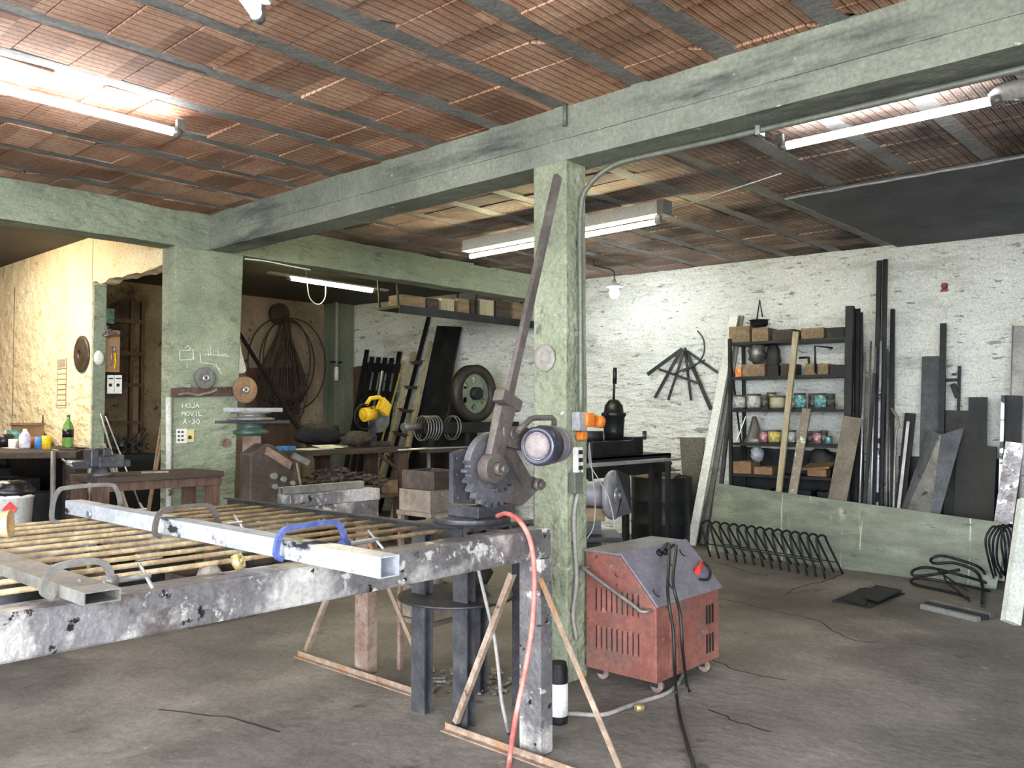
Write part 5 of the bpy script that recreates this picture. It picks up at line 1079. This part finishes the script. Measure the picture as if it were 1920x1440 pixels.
for (u, r, h, lm, off, lab) in ((1386, .075, .165, print_white, .36, 'white labelled tin at the left end of the tin shelf'), (1414, .085, .175, print_white, .34, 'larger white labelled tin second on the tin shelf'), (1434, .05, .16, print_dark, .36, 'slim dark tin with blue marks on the tin shelf'), (1447, .06, .19, print_yel, .26, 'yellow tin half behind the cream tin'), (1459, .095, .15, cream_tin, .37, 'plain cream tin on the tin shelf left of the tall batten'), (1488, .055, .12, print_pink, .3, 'pink tin hidden beside the tall batten'),
     (1500, .07, .175, print_teal, .36, 'teal and white tin right of the tall batten'), (1524, .05, .17, print_dark, .30, 'dark tin behind the shorter plank'), (1539, .07, .17, print_teal, .36, 'teal tin near the right end of the tin shelf'), (1556, .06, .165, print_dark, .33, 'last dark tin at the right end of the tin shelf')):
    tin('paint_tin', lab, WS(spu(u, 755, off), off, SH[2]+.001), r*.92, h, steel_tin, lm, 'paint tins on the rack')
s_ = spu(1449, 735, .15); S('tin_box', 'small dark tin box hung above the cream tin', 'box', MB().box(WS(s_, .12, SH[2]+.24), (.11, .09, .1), RZ), M('dark_violet', ['#2c2530', '#4b4152'], scale=20)) if False else None
for (u, r, h, lm, off, lab) in ((1432, .05, .14, print_pink, .34, 'maroon tin on the fourth shelf beside the steel funnel'), (1453, .075, .15, print_yel, .36, 'yellow and teal tin on the fourth shelf'), (1484, .055, .15, print_white, .33, 'white tin on the fourth shelf between the two battens'), (1519, .05, .14, print_dark, .34, 'dark tin on the fourth shelf right of the battens'), (1532, .05, .14, print_pink, .36, 'pink and white tin on the fourth shelf'), (1545, .045, .15, print_dark, .32, 'dark bottle like tin at the right of the fourth shelf'), (1554, .04, .09, print_teal, .36, 'small teal tin at the right end of the fourth shelf')):
    tin('paint_tin', lab, WS(spu(u, 820, off), off, SH[3]+.001), r*.92, h, steel_tin, lm, 'paint tins on the rack')
s_ = spu(1405, 815); S('steel_funnel', 'pointed bright steel plates stacked at the left of the fourth shelf', 'funnel', MB().lathe([(.15, 0), (.1, .06), (.03, .28), (.02, .30)], WS(s_, .24, SH[3]+.001), n=4), gray_steel)
S('steel_strip', 'bright steel strip leaning at the left of the fourth shelf', 'strip', MB().bar(WS(spu(1385, 830), .44, SH[3]+.03), WS(spu(1400, 800), .42, SH[3]+.30), .04, .006), bare)
for (u0, u1, v0, lab) in ((1373, 1409, 866, 'left cardboard box on the fifth shelf of the rack'), (1413, 1449, 876, 'right cardboard box on the fifth shelf of the rack')):
    s_, w_, h_ = onrack(u0, u1, v0, SH[4]-.0); T('cardboard_box', lab, 'box', [('box_body', MB().box(WS(s_, .29, SH[4]+.001+h_/2), (w_-.012, .28, h_), RZ), card), ('tape', MB().box(WS(s_, .29, SH[4]+h_+.003), (w_*.2, .28, .003), RZ), wood_pale)])
s_ = spu(1418, 862); S('plastic_bag', 'pale clear plastic bag on the cardboard boxes of the fifth shelf', 'bag', MB().blob(WS(s_, .36, SH[4]+.22), (.10, .07, .085), .16, 9, 14, 9), M('clear_plastic', ['#b9bcc6', '#d5d8df'], rough=.2, trans=.5))
s_ = spu(1530, 885); S('torn_package', 'torn brown package at the right of the fifth shelf', 'package', MB().prism([WS(s_-.17, .40, SH[4]+.06), WS(s_+.14, .40, SH[4]+.09), WS(s_+.16, .2, SH[4]+.14), WS(s_-.12, .2, SH[4]+.12)], (0, 0, .02)).box(WS(s_, .3, SH[4]+.04), (.2, .15, .075), RZ), card)
S('rag', 'dark rag heaped behind the torn package on the fifth shelf', 'rag', MB().blob(WS(s_-.02, .17, SH[4]+.16), (.08, .14, .13), .15, 3, 14, 8), MATS['dark_lump'])

# ---------------------------------------------------------------- things leaning along the right wall
def wlean(name, label, cat, u0, v0, u1, v1, w_, h_, m, o0=.06, o1=.55, shape='bar', group=None, bevel=0):
    A = PW(u0, v0, o0); B = PW(u1, v1, o1); return lean(name, label, cat, floorfoot(A, B), A, w_, h_, m, WN, group, shape, bevel)
whitep = M('white_painted_steel', ['#c3c8bf', '#d9ddd5', '#e4e7e0'], scale=3, rough=.5, spots=[(4, .67, .05, '#9a9a90')])
G = 'steel lengths leaning on the right wall'
wlean('steel_profile', 'pale painted profile leaning widest at the left of the rack', 'profile', 1377, 592, 1304, 985, .10, .03, whitep, .15, .42, 'bar', G)
wlean('steel_profile', 'narrower grey profile leaning close behind the pale one', 'profile', 1391, 592, 1324, 985, .06, .03, gray_steel, .06, .24, 'chan', G)
wlean('steel_angle', 'dark rusty length leaning between the pale profiles and the rack', 'profile', 1375, 700, 1344, 985, .045, .03, dark_steel, .20, .34, 'bar', G)
wlean('wood_batten', 'tall pale square batten leaning on the front of the rack', 'batten', 1493, 622, 1460, 930, .06, .04, wood_pale, .49, .56)
wlean('wood_batten', 'shorter spattered plank leaning on the front of the rack', 'batten', 1513, 766, 1486, 930, .09, .03, M('spattered_plank', ['#6d6558', '#847b6c', '#9b9282'], scale=5, rough=.8, spots=[(12, .6, .05, '#d8d6cd')]), .49, .56)
wlean('steel_plate', 'long grey brown steel plate leaning at the right end of the rack', 'plate', 1599, 782, 1569, 945, .185, .008, M('brown_plate', ['#575046', '#6b6358', '#80786c'], scale=3, rough=.6, metal=.25, bump=.15, spots=[(4, .64, .06, '#46403a')]), .61, .70)
wlean('sheet_stack', 'black folded sheet standing at the right end of the rack', 'sheet', 1594, 574, 1588, 940, .075, .07, black_steel, .535, .545)
wlean('steel_post', 'black channel just right of the folded black sheet', 'post', 1609, 579, 1606, 940, .05, .05, black_steel, .36, .42, 'chan', G)
tubes = [(1649, 489, 1640, .045, black_steel, .06, .50, 'taller of the two highest black posts, on the left'), (1660, 487, 1652, .045, black_steel, .05, .48, 'right one of the two highest black posts'), (1674, 580, 1671, .04, black_steel, .06, .46, 'black post right of the two highest posts'), (1615, 586, 1617, .03, black_steel, .10, .52, 'thin black bar beside the black channel'),
         (1622, 660, 1612, .024, bare, .14, .60, 'bright tube at the left of the tube bundle'), (1633, 640, 1624, .022, gray_steel, .12, .58, 'grey tube in the tube bundle left of the highest posts'), (1642, 650, 1633, .022, bare, .16, .62, 'bright tube under the highest posts'), (1652, 640, 1645, .024, galv, .16, .60, 'very bright tube below the highest posts'), (1664, 655, 1662, .022, gray_steel, .14, .56, 'grey tube right of the very bright one'), (1659, 652, 1664, .02, black_steel, .2, .5, 'dark thin tube in the right of the bundle'), (1668, 660, 1668, .024, gray_steel, .12, .52, 'grey tube at the right of the bundle'), (1640, 700, 1622, .03, black_steel, .22, .62, 'black tube slanting across the bundle')]
for i_, (u0, v0, u1, w_, m, o0, o1, lab) in enumerate(tubes):
    rk = [5, 4, 0, 6, 10, 9, 8, 7, 3, 2, 1, 11][i_]; o0 = .06+.042*rk; o1 = .32+.032*rk
    wlean('steel_tube', lab, 'steel tube', u0, v0, u1, 940, w_, w_, m, o0, o1, 'cyl' if w_ < .03 else 'hollow', 'tubes leaning right of the rack')
S('bent_pipe', 'grey bent pipe hooking out right of the tube bundle', 'pipe', MB().tube(spline([PW(1671, 765, .40), PW(1683, 785, .43), PW(1684, 800, .46), PW(1679, 830, .49), floorfoot(PW(1679, 830, .49), PW(1677, 900, .54))], 4), .014, 7), gray_steel)
wlean('steel_sheet', 'broad dark panel leaning behind the tall post in the right corner group', 'panel', 1749, 668, 1742, 935, .20, .02, dark_steel, .08, .22)
wlean('steel_post', 'tall black post standing in front of the broad dark panel', 'post', 1769, 607, 1763, 935, .055, .05, black_steel, .14, .32, 'hollow')
wlean('folded_sheet', 'dark folded sheet edge on leaning right of the tube bundle', 'sheet', 1707, 775, 1690, 935, .10, .04, black_steel, .10, .24)
wlean('steel_plate', 'thin bright edged plate leaning beside the dark folded sheet', 'plate', 1703, 790, 1687, 935, .03, .008, bare, .18, .34)
# F clamp on the wall
A = PW(1799, 686, .05); B = PW(1795, 860, .12); 
ps = [('bar', MB().bar(A, floorfoot(A, B), .03, .012, WN), black_steel), ('jaw', MB().bar(PW(1772, 713, .08), PW(1797, 712, .08), .03, .04, WN), black_steel), ('sliding_head', MB().bar(PW(1786, 720, .09), PW(1796, 745, .09), .05, .05, WN), black_steel), ('pad', MB().bar(PW(1785, 702, .09), PW(1792, 702, .09), .02, .05, WN), black_steel)]
T('bar_clamp', 'black bar clamp standing upright against the right wall', 'clamp', ps)
wlean('steel_box', 'greenish black box section leaning under the bar clamp', 'steel section', 1795, 770, 1790, 935, .22, .03, M('olive_black', ['#262722', '#33342e', '#42433b'], scale=5, rough=.7), .15, .27)
wlean('steel_sheet', 'black plank shaped panel right of the bar clamp', 'panel', 1834, 745, 1830, 960, .165, .03, black_steel, .14, .27)
wlean('steel_sheet', 'wide dark panel standing low at the right in front of the black one', 'panel', 1832, 836, 1826, 960, .34, .04, M('olive_black2', ['#1f201d', '#2b2c28'], scale=5, rough=.7), .32, .42)
# big bright channel: two plates folded, shade of the right face put into its colour
A1, A2, A3 = PW(1742, 804, .38), PW(1764, 815, .50), PW(1808, 801, .40)
B1, B2, B3 = PW(1686, 965, .54), PW(1744, 972, .68), PW(1760, 972, .58)
F1, F2, F3 = [floorfoot(a_, b_) for a_, b_ in ((A1, B1), (A2, B2), (A3, B3))]
chm = M('scratched_steel', ['#55585c', '#74777b', '#8f9397'], scale=4, rough=.38, metal=.5, bump=.1, spots=[(3, .62, .08, '#c3c6c9'), (5, .66, .06, '#35373a')])
T('folded_plate', 'big scratched folded steel plate leaning in the right corner group', 'plate', [('left_face', MB().prism([A1, A2, F2, F1], (.006, 0, 0)), chm), ('right_face', MB().prism([A2, A3, F3, F2], (.006, 0, 0)), M('dull_steel_face', ['#3f4043', '#54565a', '#66686c'], scale=5, rough=.45, metal=.5, spots=[(6, .67, .04, '#b9babb')]))])
wlean('steel_post', 'tall grey channel leaning at the far right edge', 'post', 1912, 611, 1900, 960, .12, .05, gray_steel, .08, .30, 'chan')
wlean('steel_plate', 'dark plate with bright left edge at the far right', 'plate', 1899, 742, 1890, 960, .16, .05, black_steel, .27, .40)
wlean('steel_plate', 'spattered leaning plank in front of the dark plate at the far right', 'plate', 1903, 830, 1881, 985, .15, .03, MATS['spattered_steel'], .46, .60)
wlean('steel_plate', 'narrow bright edged strip left of the dark plate at the far right', 'plate', 1881, 742, 1875, 960, .03, .04, galv, .36, .50)
# small red thing on the wall
p_ = PW(1771, 536, .0); T('wall_insulator', 'small red insulator fixed high on the right wall', 'insulator', [('knob', MB().cyl(p_, p_+WN*.05, .035, .025, n=12), M('dark_red', ['#6d2420', '#8c3530'], rough=.5)), ('base', MB().box(p_+WN*.006+V((0, 0, -.045)), (.012, .07, .03), RZ+math.pi/2), MATS['dark_red'])])

# the long sheet standing on its edge on the floor
bl, br = V((8.70, 4.86, .0)), V((8.48, 1.9, 0)); tl_, tr_ = V((8.80, 4.80, .755)), PX(1893, 982, 8.58)
shm = M('greenish_sheet', ['#6b7268', '#7d8579', '#90978b'], scale=2.2, rough=.42, metal=.25, bump=.12, bscale=8, bstretch=(1, 1, 5), stretch=(1, 1, 4), spots=[(1.6, .60, .08, '#b7bda6', (1, 1, 1)), (2.4, .63, .03, '#c4caae', (1, 3, .12)), (.9, .62, .05, '#6f675a', (1, 1, 2)), (5, .63, .04, '#5d6156', (1, 1, 5))])
S('metal_sheet', 'long greenish grey sheet standing on edge on the floor before the rack', 'sheet', MB().prism([bl, br, tr_, tl_], (.012, .0, 0)), shm)
# row of hoops
ps = []; N_ = 14; legA = []; legB = []
for i in range(N_):
    t = i/(N_-1); u = 1326+(1541-1326)*t; v = 976+(1003-976)*t; dd = 9.25+(8.12-9.25)*t; j = rr.uniform(-2, 2)
    ff = Z(u+6, v+68+14*t, .012); fb = Z(u+40+j, v+54+11*t+7, .012)
    if fb.x > 8.63-.09*t: fb.x = 8.63-.09*t
    p1 = D(u-10, v+13, dd-.05); pk = D(u+j*.5, v, dd); p2 = D(u+10, v+13, dd+.10)
    path = spline([ff, p1, D(u-7, v+4, dd-.03), pk, D(u+7, v+4, dd+.05), p2, fb], 4)
    ps.append(('hoop', MB().tube(path, .0105, 7), black_steel)); legA.append(ff.lerp(p1, .45)); legB.append(fb.lerp(p2, .35))
ps.append(('tie_rod', MB().tube(legA, .006, 6), black_steel)); ps.append(('tie_rod', MB().tube(legB, .006, 6), black_steel))
T('hoop_rack', 'row of fourteen black steel hoops leaning on the floor before the long sheet', 'hoop rack', ps)
# bent pipes pile
for k, (pts, lab) in enumerate((
    ([(1852, 1088, .02), (1838, 1065, .16), (1800, 1050, .22), (1765, 1042, .24), (1746, 1048, .2), (1752, 1056, .14), (1790, 1056, .16), (1830, 1072, .1), (1842, 1100, .02), (1841, 1136, .02)], 'topmost black bent pipe of the tangle by the long sheet'),
    ([(1860, 1096, .02), (1800, 1078, .10), (1740, 1064, .12), (1712, 1070, .09), (1716, 1080, .05), (1760, 1076, .08), (1800, 1068, .14)], 'long looped black pipe in the left of the tangle'),
    ([(1856, 1108, .02), (1790, 1094, .03), (1725, 1084, .05), (1708, 1090, .02), (1725, 1098, .02), (1790, 1112, .02), (1815, 1122, .02)], 'lowest black pipe of the tangle lying flat on the floor'),
    ([(1818, 1128, .02), (1796, 1108, .03), (1776, 1092, .04), (1768, 1075, .10)], 'thin straight rod sticking out of the front of the tangle'),
    ([(1815, 1108, .03), (1790, 1092, .06), (1760, 1072, .12)], 'second thin rod sticking out of the middle of the tangle'))):
    S('bent_pipe', lab, 'pipe', MB().tube(spline([Z(u, v, z) if z < .03 else D(u, v, Z(u, v+z*170, 0).xy.length and (Z(u, v+z*195+12, 0)-EYE).dot(FH)) for u, v, z in pts], 5), .013 if k < 3 else .008, 7), black_steel, 'tangle of bent pipes')
ps = []; rh = random.Random(6)
for k in range(5):
    u = 1851+7*k; j = [rh.uniform(-5, 5) for _ in range(6)]; dz_ = 7.02+.03*k
    ps.append(('hose_loop', MB().tube(spline([Z(u+12+j[0], 1092-3*k, .012), D(u+1+j[1], 1055, dz_), D(u-3+j[2]*.5, 1015, dz_+.02), D(u+6+j[3]*.5, 992+j[0]*.5, dz_+.03), D(u+20+j[4], 985+j[1]*.6, dz_+.04), D(u+30, 1000, dz_+.05), D(u+34+j[5], 1050, dz_+.04), Z(u+36, 1085-3*k, .012)], 5), .0095, 7), black_steel))
T('hose_coil', 'coil of black hoses standing against the right end of the long sheet', 'hose', ps)
# black plates on the floor
pl = M('matt_black_plate', ['#17181b', '#212226'], rough=.6)
for pts, z0, lab in (([(1560, 1128), (1622, 1103), (1697, 1114), (1630, 1141)], .001, 'largest black plate lying flat on the floor'), ([(1580, 1124), (1612, 1104), (1640, 1108), (1620, 1138)], .011, 'second black plate stacked crooked on the largest one'), ([(1618, 1121), (1642, 1098), (1692, 1108), (1646, 1130)], .022, 'topmost small black plate of the floor stack')):
    S('steel_plate', lab, 'plate', MB().prism([Z(u, v, z0) for u, v in pts], (0, 0, .009)), pl, 'black plates on the floor')
for k, (a_, b_, m, lab) in enumerate((((1729, 1141), (1835, 1166), bare, 'front bright ribbed profile lying on the floor by the white post'), ((1737, 1136), (1850, 1163), dark_steel, 'middle dark profile lying on the floor by the white post'), ((1746, 1131), (1862, 1158), gray_steel, 'rear grey profile lying on the floor by the white post'))):
    A, B = Z(*a_), Z(*b_); q = MB()
    q.bar(A+V((0, 0, .018)), B+V((0, 0, .018)), .05, .034)
    S('steel_profile', lab, 'profile', q, m, 'profiles on the floor')
A = V((7.105, 1.50, .0)); Bt = D(1926, 940, 6.6); d_ = (Bt-A); ax_ = d_.normalized()
A.z = .085*ax_.xy.length*.5+.002
S('steel_post', 'white painted profile leaning out of the picture at the right foreground', 'post', MB().prof(A, Bt, [(-.06, -.03), (.022, -.03), (.022, .02), (.034, .02), (.034, -.03), (.06, -.03), (.06, .03), (-.06, .03)], -FH), whitep)
# box trolley left of the shear
c = V((3.30, 3.98, 0))

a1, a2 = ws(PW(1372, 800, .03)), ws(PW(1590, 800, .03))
S('black_sheet', 'black sheet standing against the wall behind the lower shelves of the rack', 'sheet', MB().hexa([WS(a1, .035, 0), WS(a2, .035, 0), WS(a2, .02, 0), WS(a1, .02, 0), WS(a1, .035, 1.16), WS(a2, .035, 1.12), WS(a2, .02, 1.12), WS(a1, .02, 1.16)]), black_steel)  # added black backing, stands in for shade behind the lower shelves
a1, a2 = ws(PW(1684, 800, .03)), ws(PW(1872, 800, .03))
S('black_sheet', 'wide black sheet standing on the wall behind the right corner group', 'sheet', MB().hexa([WS(a1, .035, 0), WS(a2, .035, 0), WS(a2, .02, 0), WS(a1, .02, 0), WS(a1, .035, 1.10), WS(a2, .035, 1.10), WS(a2, .02, 1.10), WS(a1, .02, 1.10)]), black_steel)  # added black backing, gives the corner group its dark gaps
for k, (fx, w_, lab) in enumerate(((.2, .34, 'left black box on the lowest shelf of the rack'), (.52, .4, 'middle black box on the lowest shelf of the rack'), (.84, .3, 'right black box on the lowest shelf of the rack'))):
    crate('wooden_box', lab, WS(s0+(s1-s0)*fx, .26, SH[5]+.001), w_, .3, .26, black_steel, RZ, .012, 'boxes on the steel rack')  # black boxes added to darken the lowest shelf
# ---------------------------------------------------------------- small iron stand with boxes left of the shear
def yb5(u, v): return PY(u, v, 3.72)
gx0, gx1 = yb5(806, 900).x, yb5(868, 900).x
bx = (gx0, 3.72); zt = yb5(800, 885).z
crm = M('grimy_board', ['#5f564c', '#7a7064', '#958b7d'], scale=4, rough=.85, bump=.2, spots=[(7, .62, .06, '#b9b3a5'), (4, .66, .06, '#39332e')])
ps = []
for x in (gx0+.02, gx1-.02):
    for y in (3.74, 4.0): ps.append(('leg', MB().ab((x-.014, y-.014, 0), (x+.014, y+.014, zt-.27)), rust))
ps += [('shelf_board', MB().ab((gx0, 3.71, .30), (gx1, 4.02, .325)), crm), ('table_board', MB().ab((gx0, 3.71, zt-.27), (gx1, 4.02, zt-.245)), crm)]
T('iron_stand', 'small rusty iron stand with grimy boards left of the lever shear', 'stand', ps)
crate('wooden_box', 'grimy wooden box with dark lid edge on the small iron stand', ((gx0+gx1)/2, 3.865, zt-.244), gx1-gx0-.02, .28, .13, crm)
crate('wooden_box', 'dark upper box stacked on the grimy box of the iron stand', ((gx0+gx1)/2+.02, 3.865, zt-.113), gx1-gx0-.03, .29, .11, wood_dark)
p_ = V((gx0+.05, 3.722, zt-.19)); S('tape_patch', 'small blue label stuck on the grimy box of the iron stand', 'label', MB().ab((gx0+.07, 3.718, zt-.235), (gx0+.15, 3.722, zt-.18)), blue_print) if False else None
crate('wooden_box', 'stained open box low on the small iron stand', ((gx0+gx1)/2, 3.86, .326), gx1-gx0-.05, .26, .19, crm)
S('sack', 'pale crumpled sack stuffed into the low box of the iron stand', 'sack', MB().blob(((gx0+gx1)/2, 3.86, .50), ((gx1-gx0)*.28, .075, .165), .08, 5, 18, 11), M('pale_sack', ['#8b8379', '#a79f94', '#bab3a8'], scale=7, rough=.95, bump=.5, bscale=18))
rr = random.Random(77); q = MB()
for k in range(60):
    c_ = Z(rr.uniform(800, 960), rr.uniform(1255, 1300), .01); d_ = V((rr.uniform(-1, 1), rr.uniform(-1, 1), 0))*rr.uniform(.01, .04); q.bar(c_-d_, c_+d_, rr.uniform(.01, .03), .012)
S('metal_chips', 'scatter of metal chips on the floor around the shear pedestal', 'chips', q, gray_steel, kind='stuff')

# low clutter standing on the floor between the gate and the rough table
for k, (u, d_, sx, sy, h_, m, lab) in enumerate(((255, 6.0, .6, .36, .42, black_steel, 'black crate under the rough table before the pier'), (380, 6.5, .5, .4, .36, wood_dark, 'dark crate with a pale rag on the floor before the rough table'), (455, 7.0, .34, .3, .30, black_steel, 'low black crate on the floor beside the brown iron machine'))):
    p_ = D(u, 900, d_) if k < 0 else V(((3.1, 6.68, 0), (3.3, 6.05, 0), (3.82, 6.12, 0))[k]); p_.z = .001; crate('wooden_box', lab, p_, sx, sy, h_, m, 0, .014, 'crates on the floor behind the gate')
    if k == 0: tin('paint_tin', 'white tin standing in the black crate under the rough table', p_+V((.03, 0, .016)), .1, .5, steel_tin, print_white)
    if k == 1: S('sack', 'pale rag lying in the dark crate before the rough table', 'rag', MB().blob(p_+V((0, 0, .22)), (.13, .1, .19), .12, 4, 14, 9), MATS['pale_sack'])
S('wire', 'pale wire sagging under the far beam beside the green pier', 'wire', MB().tube(spline([(4.24, 7.19, 3.0), PY(500, 490, 7.19), PY(545, 499, 7.19), PY(582, 506, 7.19)], 5), .007, 6), white_plastic)
